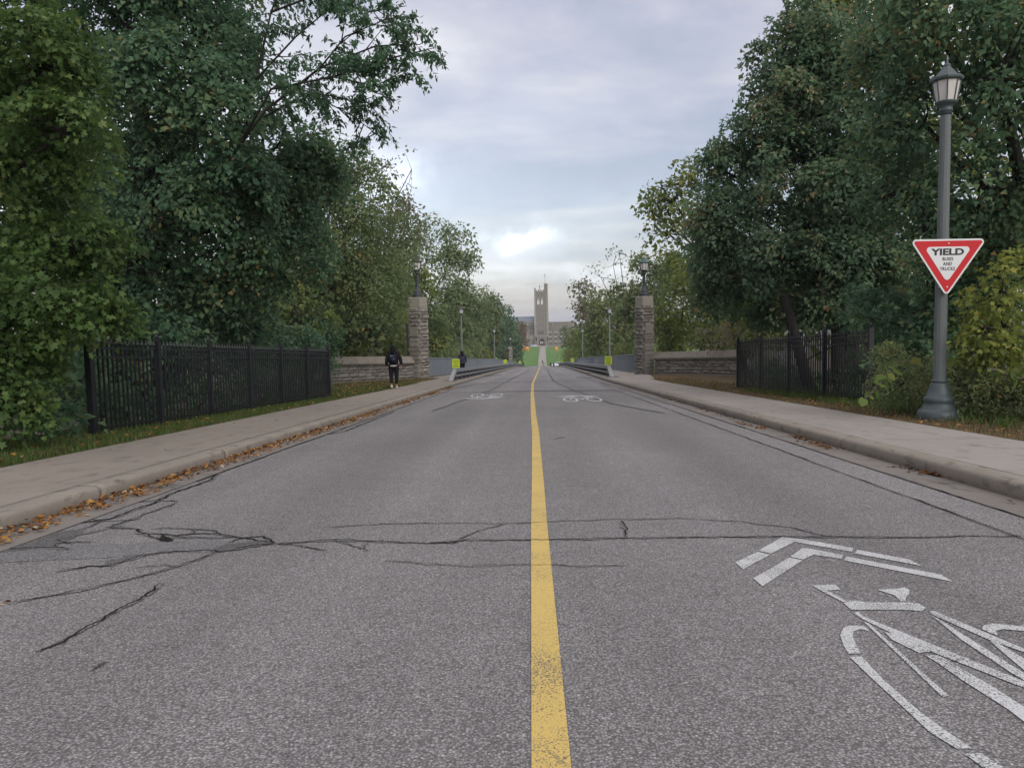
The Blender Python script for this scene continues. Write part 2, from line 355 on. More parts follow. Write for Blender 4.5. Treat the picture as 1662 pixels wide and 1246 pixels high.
def textmesh(s, size, m, sx=1.0, bold=0.0, ext=.0008):
    cu = bpy.data.curves.new('t', 'FONT'); cu.body = s; cu.size = size; cu.align_x = 'CENTER'; cu.align_y = 'CENTER'; cu.extrude = ext; cu.offset = bold
    cu.resolution_u = 3
    o = bpy.data.objects.new('t', cu); COL.objects.link(o); dg = bpy.context.evaluated_depsgraph_get(); dg.update()
    me = bpy.data.meshes.new_from_object(o.evaluated_get(dg)); bpy.data.objects.remove(o); bpy.data.curves.remove(cu)
    me.transform(Matrix.Scale(sx, 4, (1, 0, 0))); me.transform(Matrix.Rotation(PI/2, 4, 'X'))
    me.materials.clear(); me.materials.append(M[m]); return me

# ------------------------------------------------------------------ terrain
def terrain_z(x, y):
    ax = abs(x)
    valley = 9.0 if 46 < y < 156 else (4.2 if y < 46 else 3.0)
    e = 6.4 if y < 30 else 9.5
    if 33 < y < 46: e = 9.8-(y-33)*.25
    if y < 282:
        edge = min(1.0, max(0.0, (ax-e)/9.0)); edge = edge*edge*(3-2*edge)
        z = -.02-valley*edge
        if 46 < y < 156: z = -8.0
        t = min(1, max(0, (y-180)/80)); z = z*(1-t)+(-.06)*t
    else: z = -.06
    if y > 290: z = -.06+(HILL+.06)*min(1.0, (y-290)/188.0)
    if ax > 60 or y > 560 : z += 0
    return z
HILL = at(880, 562.5, 484)[2]
ys = sorted(set([-60, -30, -14]+list(np.arange(-8, 46, 2.0))+[44, 46, 46.4, 60, 80, 100, 120, 140, 155.8, 156.2, 160, 170, 180, 200, 220, 240, 260, 275, 282, 290, 310, 350, 400, 440, 478, 482, 520, 600, 800, 1500, 4000]))
xs = sorted(set([-3000, -1000, -400, -200, -120, -80, -60, -45, -35, -28, -22, -18, -15]+list(np.arange(-14, 14.1, 1.0))+[15, 18, 22, 28, 35, 45, 60, 80, 120, 200, 400, 1000, 3000]))
g = MB(); nx = len(xs)
for y in ys:
    for x in xs:
        z = terrain_z(x, y)+(random.uniform(-.03, .03) if abs(x) > 6 and y < 45 else 0)
        g.v.append((x, y, z-.05))
def lawn(x, y): return y > 284 and abs(x) < 90
gl = MB(); gl.v = list(g.v)
for j in range(len(ys)-1):
    for i in range(nx-1):
        q = (j*nx+i, j*nx+i+1, (j+1)*nx+i+1, (j+1)*nx+i)
        (gl.f if lawn((xs[i]+xs[i+1])/2, (ys[j]+ys[j+1])/2) else g.f).append(q)
tag(drape('ground', g, 'soil'), kind='structure')
tag(drape('lawn_slope', gl, 'lawn'), kind='structure')

# ------------------------------------------------------------------ road
RW = 3.26
r = MB(); yy = yrange(-20, 24.6, 1.5); o0 = 0
def strip(mb, x0, x1, ys_, z, z2=None):
    o = len(mb.v)
    for y in ys_: mb.v += [(x0, y, z), (x1, y, z if z2 is None else z2)]
    for i in range(len(ys_)-1): mb.f.append((o+2*i, o+2*i+1, o+2*i+3, o+2*i+2))
strip(r, -RW-.1, RW+.1, yrange(-20, 36, 1.0)+[36.5, 40], 0.0)
strip(r, -RW-.25, RW+.25, yrange(40, 160, 3.0)+yrange(160, 276, 4)[1:], 0.0)
tag(drape('road', r, 'asphalt'), kind='structure')
r = MB(); strip(r, -RW-.2, RW+.2, yrange(36.1, 158, 3), .0015); tag(drape('bridge_deck_surface', r, 'asphalt_pale'), kind='structure')
r = MB(); strip(r, -2.5, 2.57, yrange(24.7, 36.0, 1.5), .0015); tag(drape('road_patch', r, 'asphalt_pale'), kind='structure')
# cross street at the far end and the pale kerb line under the hill
r = MB(); strip(r, -70, 70, yrange(262, 284, 4), .006); tag(drape('cross_street', r, 'asphalt_pale'), kind='structure')
r = MB(); strip(r, -70, 70, [284, 286.5], .05); r.box(-70, 70, 283.8, 284, -.05, .10); tag(drape('far_pavement', r, 'walk_concrete'), kind='structure')
# gutters
for s in (-1, 1):
    r = MB(); strip(r, min(s*2.93, s*3.30), max(s*2.93, s*3.30), yrange(-8, 30, 1.0), .006 if True else 0)
    tag(drape('gutter', r, 'gutter_concrete'), kind='structure')
r = MB(); strip(r, 2.60, 2.90, yrange(-8, 27, 1.0), .003); tag(drape('gutter_margin', r, 'asphalt_pale'), kind='structure')
# kerbs
for s in (-1, 1):
    K = thing('kerb', None, None, (s*3.35, 0, 0), kind='structure')
    prof = [(s*3.25, -.05), (s*3.25, .085), (s*3.258, .104), (s*3.282, .117), (s*3.36, .121), (s*3.435, .123), (s*3.435, -.05)]
    if s < 0: prof = prof[::-1]
    js = [-7, -4, -1.2, 2.6, 5.62, 7.95] + [7.95+2.9*i for i in range(1, 9)] if s < 0 else [-7, -3, 0, 2.2, 5.1, 8.2]+[8.2+3*i for i in range(1, 8)]
    for a, b in zip(js[:-1], js[1:]):
        mb = MB(); mb.extrude_y(prof, [a+.02]+yrange(a+.06, b-.06, .25)+[b-.02], .005); drape('kerb_section', mb, 'kerb_concrete', K, True)
    y_end = js[-1]
    prof2 = [(x, z*1.0) for x, z in prof]
    mb = MB(); mb.extrude_y(prof2, [y_end+.01]+yrange(y_end+.1, 47, 1)); drape('kerb_section', mb, 'kerb_concrete', K, True)
    mb = MB(); mb.extrude_y([(x, .05+z if z > 0 else z) for x, z in prof], yrange(47, 160, 4)); drape('kerb_section', mb, 'kerb_concrete', K, True)
    mb = MB(); mb.extrude_y(prof, yrange(160, 262, 6)); drape('kerb_section', mb, 'kerb_concrete', K, True)
# sidewalks
def walk_out(y): return 4.80 if y < 30 else 4.80+min(1.2, (y-30)*.12)
for s in (-1, 1):
    K = thing('sidewalk', None, None, (s*4.1, 0, 0), kind='structure')
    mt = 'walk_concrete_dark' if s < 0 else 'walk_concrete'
    js = list(np.arange(-8, 34.1, 3.0)) if s < 0 else list(np.arange(-7.06, 33.1, 1.5))
    for a, b in zip(js[:-1], js[1:]):
        mb = MB(); gp = .007; z = .119+random.uniform(-.0015, .0015)
        A = [(s*3.458, a+gp), (s*walk_out(a), a+gp), (s*walk_out(b), b-gp), (s*3.458, b-gp)]
        if s < 0: A = A[::-1]
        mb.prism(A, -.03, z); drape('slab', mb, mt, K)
    mb = MB(); a = js[-1]
    pts = yrange(a+.005, 47, 1.0)+yrange(47, 159.5, 4)[1:]; o = len(mb.v)
    for y in pts:
        xo = walk_out(y); mb.v += [(s*3.458, y, .119), (s*xo, y, .119), (s*xo, y, -.35), (s*3.458, y, -.35)]
    for i in range(len(pts)-1):
        for k in range(4): mb.f.append((o+4*i+k, o+4*i+(k+1) % 4, o+4*i+4+(k+1) % 4, o+4*i+4+k))
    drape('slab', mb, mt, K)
    mb = MB(); strip(mb, min(s*3.45, s*6.0), max(s*3.45, s*6.0), yrange(159.5, 262, 6), .115); drape('slab', mb, mt, K)
    # mortar bed under the slabs shows in the joints
    mb = MB(); strip(mb, min(s*3.43, s*4.79), max(s*3.43, s*4.79), yrange(-8, 34, 2), .085); drape('bedding', mb, 'mortar', K)
# bridge girder edges
mb = MB(); mb.extrude_y([(-6.1, -1.2), (-6.1, .10), (-5.98, .10), (-5.98, -.4), (5.98, -.4), (5.98, .10), (6.1, .10), (6.1, -1.2)], yrange(44, 160, 6)); tag(drape('bridge_girder', mb, 'kerb_concrete'), kind='structure')
# verges
for s, m_, e in ((-1, 'verge_green', 6.6), (1, 'verge_dry', 6.4)):
    mb = MB(); pts = yrange(-8, 41, .7)
    for y in pts:
        xi = walk_out(y)-.0; xe = e+max(0, y-21)*.28
        for k in range(6):
            t = k/5; x = xi+(xe-xi)*t; zz = .112+(0 if k in (0,) else random.uniform(-.012, .02))-(.10*max(0, t-.6))
            mb.v.append((s*x, y, zz))
    for i in range(len(pts)-1):
        for k in range(5): mb.f.append((6*i+k, 6*i+k+1, 6*i+7+k, 6*i+6+k))
    tag(drape('grass_verge', mb, m_, smooth=True), kind='structure')

# painted markings ---------------------------------------------------
def polyline_strip(pts, wid, z, seg=.35, jit=0.0, taper=False, wj=0.0):
    mb = MB(); P = []
    for (x0, y0), (x1, y1) in zip(pts[:-1], pts[1:]):
        L = math.hypot(x1-x0, y1-y0); n = max(1, int(L/seg))
        for i in range(n): t = i/n; P.append((x0+(x1-x0)*t, y0+(y1-y0)*t))
    P.append(pts[-1]); n = len(P); off = 0.0; wv = 1.0
    for i, (x, y) in enumerate(P):
        a = P[max(i-1, 0)]; b = P[min(i+1, n-1)]; dx, dy = b[0]-a[0], b[1]-a[1]; L = math.hypot(dx, dy) or 1
        nx_, ny_ = -dy/L, dx/L; off = off*.72+random.uniform(-jit, jit); wv = wv*.6+.4*random.uniform(1-wj, 1+wj)
        h = wid/2*wv*(min(1, .25+i/3, .25+(n-1-i)/3) if taper else 1)
        mb.v += [(x+nx_*(off-h), y+ny_*(off-h), z), (x+nx_*(off+h), y+ny_*(off+h), z)]
    for i in range(n-1): mb.f.append((2*i, 2*i+2, 2*i+3, 2*i+1))
    return mb
yl = [(.035, -6), (.035, 1), (.028, 1.8), (.02, 4.6), (.022, 6.0), (.018, 10.7), (-.01, 14), (-.038, 22.4), (-.03, 35), (-.02, 60), (0, 120), (.1, 200), (.2, 258)]
tag(drape('yellow_line', polyline_strip(yl, .098, .0045, 1.0, .0, wj=.05), 'yellow_paint'), kind='structure')
SH = [[(127,272),(165,306),(293,236),(234,222)], [(236,217),(296,231),(408,175),(680,222),(688,205),(430,160),(350,152)],
 [(705,212),(692,230),(1015,290),(950,258)], [(212,348),(256,386),(446,263),(384,250)], [(388,246),(448,259),(497,237),(632,256),(640,238),(480,207),(445,205)],
 [(655,245),(642,263),(1158,364),(1105,331)],
 [(492,382),(600,378),(628,403),(562,406),(655,458),(640,462),(535,408)],
 [(802,403),(905,397),(930,392),(952,402),(955,420),(937,440),(935,458),(912,458),(885,430)],
 [(642,465),(690,455),(765,463),(940,462),(1000,470),(1035,490),(1010,505),(920,498),(675,498)],
 [(688,513),(712,508),(735,530),(1055,660),(1498,838),(1560,868),(1540,880),(1460,855),(1040,690),(735,545)],
 [(735,553),(760,562),(1140,908),(1112,913)], [(838,605),(870,610),(1055,697),(1000,703),(870,640)],
 [(1025,713),(1095,716),(1360,870),(1498,960),(1650,1075),(1690,1150),(1498,1030),(1420,970),(1200,830),(1080,745)],
 [(625,620),(640,585),(670,573),(735,575),(765,600),(720,590),(690,600),(685,615),(690,640),(720,705),(665,708),(640,665)],
 [(670,722),(728,720),(830,830),(1000,980),(1130,1075),(1250,1157),(1180,1160),(1050,1080),(880,920),(760,810)],
 [(1218,1185),(1290,1180),(1400,1246),(1480,1290),(1400,1290),(1300,1246)],
 [(1045,503),(1075,505),(1498,683),(1600,730),(1600,750),(1498,700),(1330,640),(1060,520)],
 [(1055,522),(1090,540),(1498,800),(1580,850),(1560,870),(1440,800),(1200,640)],
 [(1298,590),(1305,572),(1340,563),(1400,568),(1498,578),(1600,610),(1700,690),(1660,690),(1580,625),(1498,600),(1400,590),(1365,598),(1372,620),(1345,612)],
 [(1335,645),(1365,650),(1498,730),(1640,850),(1700,940),(1640,900),(1560,820),(1498,785),(1420,720)]]
mb = MB()
for pl in SH:
    vs = [(*gr(1150+x/2.926, 820+y/2.926), .0035) for x, y in pl]
    if sum((b[0]-a[0])*(b[1]+a[1]) for a, b in zip(vs, vs[1:]+vs[:1])) > 0: vs = vs[::-1]
    mb.add(vs, [tuple(range(len(vs)))])
tag(drape('bicycle_marking', mb, 'white_paint'), kind='structure')
def far_bike(c1, c2, chev, up):
    mb = MB()
    for (px, py) in (c1, c2):
        x, y = gr(px, py); o = len(mb.v); n = 20
        for k in range(n):
            a = 2*PI*k/n
            for rr in (1.0, .72): mb.v.append((x+.19*rr*math.cos(a), y+1.05*rr*math.sin(a), .0062))
        for k in range(n):
            k2 = (k+1) % n; mb.f.append((o+2*k, o+2*k2, o+2*k2+1, o+2*k+1))
    x1, y1 = gr(*c1); x2, y2 = gr(*c2)
    for a, b in (((x1, y1), (x1+.12, y1+up*1.7)), ((x1+.12, y1+up*1.5), ((x1+x2)/2+.02, y1+up*.1)), (((x1+x2)/2, y1), (x2-.1, y2+up*1.4)), ((x1+.1, y1+up*1.2), (x2-.1, y2+up*1.3)), ((x2-.12, y2+up*1.7), (x2, y2)), ((x1+.05, y1+up*1.8), (x1+.2, y1+up*1.7)), ((x2-.18, y2+up*1.8), (x2-.04, y2+up*1.6))):
        q = polyline_strip([a, b], .04, .0065, 5); mb.add(q.v, q.f)
    q = polyline_strip([gr(*p) for p in chev], .40, .006, 5)
    mb.add(q.v, q.f)
    tag(drape('bicycle_marking', mb, 'white_paint'), kind='structure')
far_bike((926, 648.7), (964, 648), [(910, 644.5), (937, 642), (967, 643.5)], 1)
far_bike((775, 641.6), (806, 641), [(757, 646.4), (780, 647.3), (812, 644.6)], -1)

# cracks and patches --------------------------------------------------
ck = [([(444,884),(541,877),(600,879),(693,882),(758,877),(866,877),(953,875),(1020,874),(1200,872),(1276,871),(1355,872),(1662,871)], .010),
 ([(531,856),(628,850),(747,849),(823,850),(900,846),(1007,843),(1104,842),(1200,847),(1287,857),(1347,872)], .006),
 ([(823,850),(790,858),(742,876)], .006), ([(623,911),(700,915),(758,920),(785,918),(900,916),(944,920),(1020,917)], .005), ([(1008,845),(1012,860),(1019,873)], .008),
 ([(352,897),(271,925),(206,942),(103,965),(16,979)], .008), ([(265,947),(240,965),(206,984),(146,1017),(66,1059)], .010),
 ([(88,929),(144,919),(165,920),(231,904),(260,898),(335,893),(355,897),(404,887),(448,882)], .011),
 ([(173,856),(225,859),(228,865),(260,867),(286,869),(312,867),(355,867),(387,872),(410,875),(433,880),(443,882)], .012),
 ([(243,859),(274,857),(312,860),(347,861),(354,867)], .008), ([(225,859),(243,870),(266,878),(286,871),(332,873),(387,872)], .009),
 ([(370,882),(387,874),(425,872),(443,881),(430,884)], .012), ([(312,860),(315,867)], .008), ([(260,867),(264,875)], .014),
 ([(173,856),(220,841),(289,815)], .010), ([(55,870),(110,851),(173,829),(220,815),(248,813),(289,814)], .010),
 ([(110,851),(179,842),(251,816),(277,802),(341,780),(371,749),(468,716),(560,700),(640,668)], .022), ([(130,848),(185,846),(230,843)], .01), ([(0,893),(60,889),(84,889),(115,892)], .014),
 ([(84,889),(95,882),(155,880)], .006), ([(120,884),(95,876),(130,868),(200,852)], .008), ([(141,858),(160,847),(150,842)], .008), ([(448,882),(480,886),(530,896)], .007),
 ([(541,877),(560,882),(592,893)], .005), ([(600,879),(590,886),(596,896)], .005), ([(220,921),(262,917),(310,921)], .004), ([(24,938),(50,934)], .004), ([(693,882),(740,882),(758,877)], .012),
 ([(150,1090),(165,1080),(175,1076)], .01), ([(897,713),(918,709)], .012)]
cr = MB(); ce = MB()
for p, wd in ck:
    q = polyline_strip([gr(*a) for a in p], wd*1.7, .0042, .03, .012, True, .95); ce.add(q.v, q.f)
    q = polyline_strip([gr(*a) for a in p], wd*.95, .0055, .022, .0105, True, .95); cr.add(q.v, q.f)
for xx, a, b, wd in ((2.915, 2.5, 30, .013), (2.59, 2.0, 30, .011), (-2.93, 6.5, 30, .02)):
    q = polyline_strip([(xx, a), (xx+.01, (a+b)/2), (xx, b)], wd*.95, .0075, .08, .008, False, .8); cr.add(q.v, q.f)
for yj in (24.6, 36.05):
    q = polyline_strip([(-3.2, yj), (0, yj+.08), (3.2, yj)], .07, .0065, .3, .01, False, .4); cr.add(q.v, q.f)
tag(drape('road_cracks', cr, 'crack'), kind='structure'); tag(drape('crumbled_edges', ce, 'asphalt_edge'), kind='structure')
tr = MB()
for p, wd in (([(887,598),(891,606),(899,619),(929,632),(963,645),(997,656),(1080,671)], .11), ([(823,619),(845,608),(860,600)], .16), ([(700,668),(800,632),(823,619)], .09), ([(806,634),(846,634),(900,634),(960,635),(1100,636)], .16), ([(745,628),(790,622),(870,619),(930,619)], .25),
              ([(780,612),(812,608)], .6), ([(900,616),(915,616)], .6), ([(935,612),(960,614)], .5), ([(975,620),(990,626)], .2)):
    q = polyline_strip([gr(*a) for a in p], wd, .0055, .3, .012, True, .4); tr.add(q.v, q.f)
tag(drape('tar_seams', tr, 'tar'), kind='structure')
def patch(name, pts, m, z):
    vs = [(*gr(*p), z) for p in pts]
    if sum((b[0]-a[0])*(b[1]+a[1]) for a, b in zip(vs, vs[1:]+vs[:1])) > 0: vs = vs[::-1]
    mb = MB(); mb.add(vs, [tuple(range(len(vs)))]); tag(drape(name, mb, m), kind='structure')
def jag(pts, k=4, j=1.6):
    o = []
    for a, b in zip(pts, pts[1:]+pts[:1]):
        for i in range(k):
            t = i/k; o.append((a[0]+(b[0]-a[0])*t+random.uniform(-j, j)*2, a[1]+(b[1]-a[1])*t+random.uniform(-j, j)*.5))
    return o
patch('road_patch', jag([(-60,898),(0,893),(115,886),(231,880),(346,879),(427,882),(360,896),(260,897),(170,905),(60,910),(-60,918)]), 'asphalt_patch', .002)
patch('road_patch', jag([(0,881),(55,871),(144,855),(130,868),(84,889),(0,897)]), 'asphalt_rough', .003)
patch('road_patch', jag([(160,921),(176,910),(204,903),(228,901),(222,906),(190,917)]), 'asphalt_rough', .004)
patch('road_patch', jag([(340,893),(368,884),(420,879),(444,883),(410,889),(366,896)]), 'asphalt_rough', .004)
patch('road_patch', jag([(257,877),(262,870),(272,872),(283,878),(270,880)], 3, .8), 'crack', .005)
# ------------------------------------------------------------------ stone piers and wing walls
def rock(o, u, n, w_, h_, dep, bul, m):            # one block, o = lower left back corner of its face plane
    o = Vector(o); u = Vector(u); n = Vector(n); z = Vector((0, 0, 1)); j = lambda a: random.uniform(-a, a)
    b = .022; mb = MB()
    c8 = [o-n*dep, o+u*w_-n*dep, o+u*w_+z*h_-n*dep, o+z*h_-n*dep, o, o+u*w_, o+u*w_+z*h_, o+z*h_]
    k = min(.35*h_, .05)
    f4 = [o+u*(k+j(b))+z*(k*.7+j(.01))+n*(bul+j(bul*.5)), o+u*(w_-k+j(b))+z*(k*.7+j(.01))+n*(bul+j(bul*.5)), o+u*(w_-k+j(b))+z*(h_-k*.7+j(.01))+n*(bul+j(bul*.5)), o+u*(k+j(b))+z*(h_-k*.7+j(.01))+n*(bul+j(bul*.5))]
    mb.add(c8+f4, [(0, 3, 2, 1), (0, 1, 5, 4), (1, 2, 6, 5), (2, 3, 7, 6), (3, 0, 4, 7), (4, 5, 9, 8), (5, 6, 10, 9), (6, 7, 11, 10), (7, 4, 8, 11), (8, 9, 10, 11)])
    return mb.mesh('stone', m)
def wing_wall(p0, p1, label, flip):
    T = thing('stone_wall', label, 'wall', (p0[0], p0[1], 0))
    P0 = Vector((p0[0], p0[1], 0)); P1 = Vector((p1[0], p1[1], 0)); u = (P1-P0); L = u.length; u.normalize()
    n = Vector((u.y, -u.x, 0))*flip                # towards the road
    th = .42; TH = Vector(W((p0[0], p0[1], 0)))
    def place(name, mb_or_me, m=None):
        pass
    # core, plinth, coping all draped
    def lbar(name, s0, s1, z0, z1, d0, d1, m, chamf=0):
        mb = MB(); N = max(1, int((s1-s0)/1.0))
        prof = [(d0, z0), (d1, z0), (d1, z1), (d0, z1)] if not chamf else [(d0, z0), (d1, z0), (d1, z0+.07), (d1-chamf, z1), (d0+chamf, z1), (d0, z0+.07)]
        k = len(prof)
        for i in range(N+1):
            q = P0+u*(s0+(s1-s0)*i/N)
            for d, z in prof: mb.v.append((q.x+n.x*d, q.y+n.y*d, z))
        for i in range(N):
            for a in range(k): mb.f.append((k*i+a, k*i+(a+1) % k, k*i+k+(a+1) % k, k*i+k+a))
        mb.f.append(tuple(range(k))); mb.f.append(tuple(N*k+a for a in range(k))[::-1])
        return drape(name, mb, m, T)
    lbar('core', 0, L, -.5, .93, -th, -.02, 'mortar')
    lbar('plinth', 0, L, -.2, .20, -th-.06, .09, 'coping_stone')
    s = 0
    while s < L-.1:
        e = min(L, s+random.uniform(1.3, 1.9)); e = L if L-e < .7 else e
        lbar('coping', s+.006, e-.006, .935, 1.31, -th-.12, .13, 'coping_stone', .20); s = e
    z = .205
    for hgt in (.135, .2, .12, .15, .115):
        s = 0
        while s < L-.02:
            wd = random.uniform(.28, .75); wd = L-s if L-s-wd < .25 else wd
            q = P0+u*(s+.008); wq = Vector(W((q.x, q.y, z+.006)))
            me = rock((0, 0, 0), u, n, wd-.022, hgt-.018, .12, .04 if random.random() > .25 else .006, 'rock_stone' if random.random() > .2 else 'smooth_stone')
            obj('stone', me, T, wq-TH); s += wd
        z += hgt
    return T
wing_wall((-8.95, 33.7), (-6.28, 39.6), 'low stone wall with sloped coping beside the walking person, left of the bridge', 1)
wing_wall((9.15, 34.6), (6.45, 41.6), 'low stone wall with sloped coping beyond the short black fence, right of the bridge', -1)

def pier(cx_, cy, ang, label, H=3.86, detail=True, panel=True, sd=1):
    T = thing('stone_pier', label, 'pier', (cx_, cy, 0), rz=ang)
    hs = .365
    mb = MB(); mb.box(-hs+.05, hs-.05, -hs+.05, hs-.05, -.6, H-.05); part('core', mb, 'mortar', T)
    z = -.1; ci = 0
    faces = [((-1, -1), (1, 0), (0, -1)), ((1, -1), (0, 1), (1, 0)), ((1, 1), (-1, 0), (0, 1)), ((-1, 1), (0, -1), (-1, 0))]
    while z < H-.06:
        hgt = random.uniform(.13, .24) if detail else .38
        if H-z-hgt < .1: hgt = H-z
        for fi, (c0, u, n) in enumerate(faces):
            if not detail and fi > 1: continue
            rough_f = fi % 2 == (1 if sd > 0 else 1) or True
            full = (ci+fi) % 2 == 0
            s0 = 0 if full else .13; s1 = 2*hs if full else 2*hs-.13
            s = s0
            while s < s1-.01:
                wd = random.uniform(.22, .5); wd = s1-s if s1-s-wd < .18 else wd
                o = (c0[0]*hs+u[0]*(s+.006), c0[1]*hs+u[1]*(s+.006), z+.005)
                me = rock(o, (*u, 0), (*n, 0), wd-.018, hgt-.018, .12, random.uniform(.03, .08), 'rock_stone')
                obj('stone', me, T); s += wd
        z += hgt; ci += 1
    if panel:
        mb = MB(); mb.box(-.24, .24, -hs-.09, -hs+.02, 2.42, 2.86); mb.box(-.29, .29, -hs-.13, -hs+.02, 2.34, 2.418); part('panel', mb, 'smooth_stone', T)
        mb = MB(); mb.box(-.27, .27, -hs-.075, -hs+.02, .0, 2.336)
        z2 = .02
        while z2 < 2.30:
            hh = min(random.uniform(.16, .26), 2.335-z2); me = rock((-.29, -hs-.075, z2+.004), (1, 0, 0), (0, -1, 0), .58, hh-.01, .08, .02, 'rock_stone'); obj('stone', me, T); z2 += hh
    mb = MB(); a = hs-.02
    mb.add([(-a, -a, H), (a, -a, H), (a, a, H), (-a, a, H), (-a, -a, H+.47), (a, -a, H+.47), (a, a, H+.47), (-a, a, H+.47), (-a+.03, -a+.03, H+.50), (a-.03, -a+.03, H+.50), (a-.03, a-.03, H+.50), (-a+.03, a-.03, H+.50)],
           [(0, 3, 2, 1), (0, 1, 5, 4), (1, 2, 6, 5), (2, 3, 7, 6), (3, 0, 4, 7), (4, 5, 9, 8), (5, 6, 10, 9), (6, 7, 11, 10), (7, 4, 8, 11), (8, 9, 10, 11)])
    part('cap', mb, 'cap_stone', T)
    return T
PL = (-6.02, 40.05); PR = (5.98, 42.3)
pier(PL[0], PL[1], -.47, 'rough stone pier topped by a lantern at the left side of the bridge entrance')
pier(PR[0], PR[1], .47, 'rough stone pier topped by a lantern at the right side of the bridge entrance')
pier(-6.3, 161, -.2, 'small looking stone pier at the far left end of the bridge', detail=False)
mb = MB(); mb.box(-.05, .05, -.05, .05, 1.3, 3.0); mb.box(-.09, .09, -.02, .02, 2.9, 3.0)
t = thing('metal_channel', 'dark metal channel standing behind the left stone pier above the wall', 'metal post', (PL[0]-.58, PL[1]-.1, 0)); part('channel', mb, 'lamp_black', t)

# ------------------------------------------------------------------ lamps
def lantern(T, z0, k, cols):
    n = 8; rot = PI/8
    body, frame, roof = cols
    rb, rt, hg = .135*k, .185*k, .30*k
    mb = MB(); mb.lathe([(.075*k, -.17*k), (.085*k, -.16*k), (.085*k, -.13*k), (.10*k, -.12*k), (.088*k, -.10*k), (.085*k, -.05*k), (.125*k, -.03*k), (.15*k, 0), (.145*k, .012*k), (.10*k, .014*k)], 16, (0, 0, z0)); part('collar', mb, body, T, True)
    for i in range(n):
        a = 2*PI*i/n+rot; a2 = a+2*PI/n
        q = lambda r_, an, z: (r_*math.cos(an), r_*math.sin(an), z0+z)
        mb = MB(); mb.add([q(rb-.006, a, .014*k), q(rb-.006, a2, .014*k), q(rt-.006, a2, hg), q(rt-.006, a, hg), q(rb-.012, a, .014*k), q(rb-.012, a2, .014*k), q(rt-.012, a2, hg), q(rt-.012, a, hg)],
              [(0, 1, 2, 3), (7, 6, 5, 4), (0, 4, 5, 1), (3, 2, 6, 7), (1, 5, 6, 2), (0, 3, 7, 4)]); part('pane', mb, 'lantern_glass', T)
        mb = MB(); mb.tube([q(rb, a, .01*k), q(rt, a, hg+.005)], [.0085*k]*2, 5); part('glazing_bar', mb, frame, T)
    mb = MB(); mb.lathe([(rt-.02, hg-.01), (rt+.01, hg-.012), (rt+.03*k, hg+.005*k), (rt+.035*k, hg+.03*k), (rt+.028*k, hg+.045*k), (.16*k, hg+.062*k), (.11*k, hg+.12*k), (.055*k, hg+.185*k), (.05*k, hg+.20*k)], n, (0, 0, z0), rot); part('roof', mb, roof, T)
    mb = MB(); mb.lathe([(.045*k, hg+.20*k), (.05*k, hg+.212*k), (.04*k, hg+.235*k), (.02*k, hg+.24*k), (.022*k, hg+.255*k), (.012*k, hg+.28*k), (.004*k, hg+.35*k)], 10, (0, 0, z0)); part('finial', mb, roof, T, True)
def lamp(loc, label, Hc=3.96, base=1.0, group=None, lk=1.0, cols=('lamp_green', 'lamp_green', 'lamp_green'), polem='lamp_pole'):
    T = thing('street_lamp', label, 'street lamp', loc, group)
    if base:
        mb = MB(); b = base
        mb.lathe([(.262*b, -.15), (.262*b, .05), (.255*b, .10), (.235*b, .125), (.205*b, .14), (.195*b, .19), (.175*b, .215), (.185*b, .235), (.19*b, .27), (.175*b, .30), (.155*b, .315), (.13*b, .40), (.105*b, .46), (.095*b, .49)], 20); part('base', mb, 'lamp_green', T, True)
        mb = MB(); mb.lathe([(.085, .49), (.098, .495), (.102, .51), (.096, .53), (.082, .535)], 18); part('collar', mb, 'lamp_green', T, True)
    mb = MB(); mb.lathe([(.081, .53), (.062, Hc-.16)], 12); part('pole', mb, polem, T)
    lantern(T, Hc, lk, cols); return T
LX, LY = gr(1523, 680, .12)
lamp((LX, LY, .12), 'tall grey green street lamp with the red and white yield sign, on the right verge', 4.10, lk=.9)
l1 = lamp((-6.12, 62.3, .05), 'nearest street lamp on the left railing of the bridge, beyond the left stone pier', 4.82, 0, 'street lamps along the bridge railings', polem='lamp_grey')
cols = [ (6.12, 65.7, 'nearest street lamp on the right railing of the bridge, beyond the right stone pier'),
         (-6.12, 104.6, 'second and farther street lamp along the left bridge railing'),
         (6.12, 110, 'second and farther street lamp along the right bridge railing')]
for x, y, lb in cols: copy_thing(l1, (x, y, .05), lb)
def pier_lamp(loc, label, roofm):
    T = thing('pier_lamp', label, 'lamp', loc, 'lanterns on the stone piers')
    mb = MB(); mb.lathe([(.27, 0), (.275, .05), (.25, .09), (.27, .12), (.255, .16), (.20, .18), (.175, .24), (.19, .27), (.175, .31), (.13, .34), (.115, .50), (.10, .53), (.115, .56), (.085, .58)], 18); part('base', mb, 'lamp_black', T, True)
    mb = MB(); mb.lathe([(.083, .58), (.072, 1.24), (.10, 1.26)], 14); part('pole', mb, 'lamp_black', T)
    lantern(T, 1.40, 1.28, ('lamp_black', 'lamp_black', roofm)); return T
pier_lamp((PL[0], PL[1], 4.36), 'black lantern standing on the left stone pier', 'lamp_black')
pier_lamp((PR[0], PR[1], 4.36), 'lantern with green copper roof standing on the right stone pier', 'copper_green')
pier_lamp((-6.3, 161, 4.36), 'tiny distant lantern on the far left stone pier', 'lamp_black')

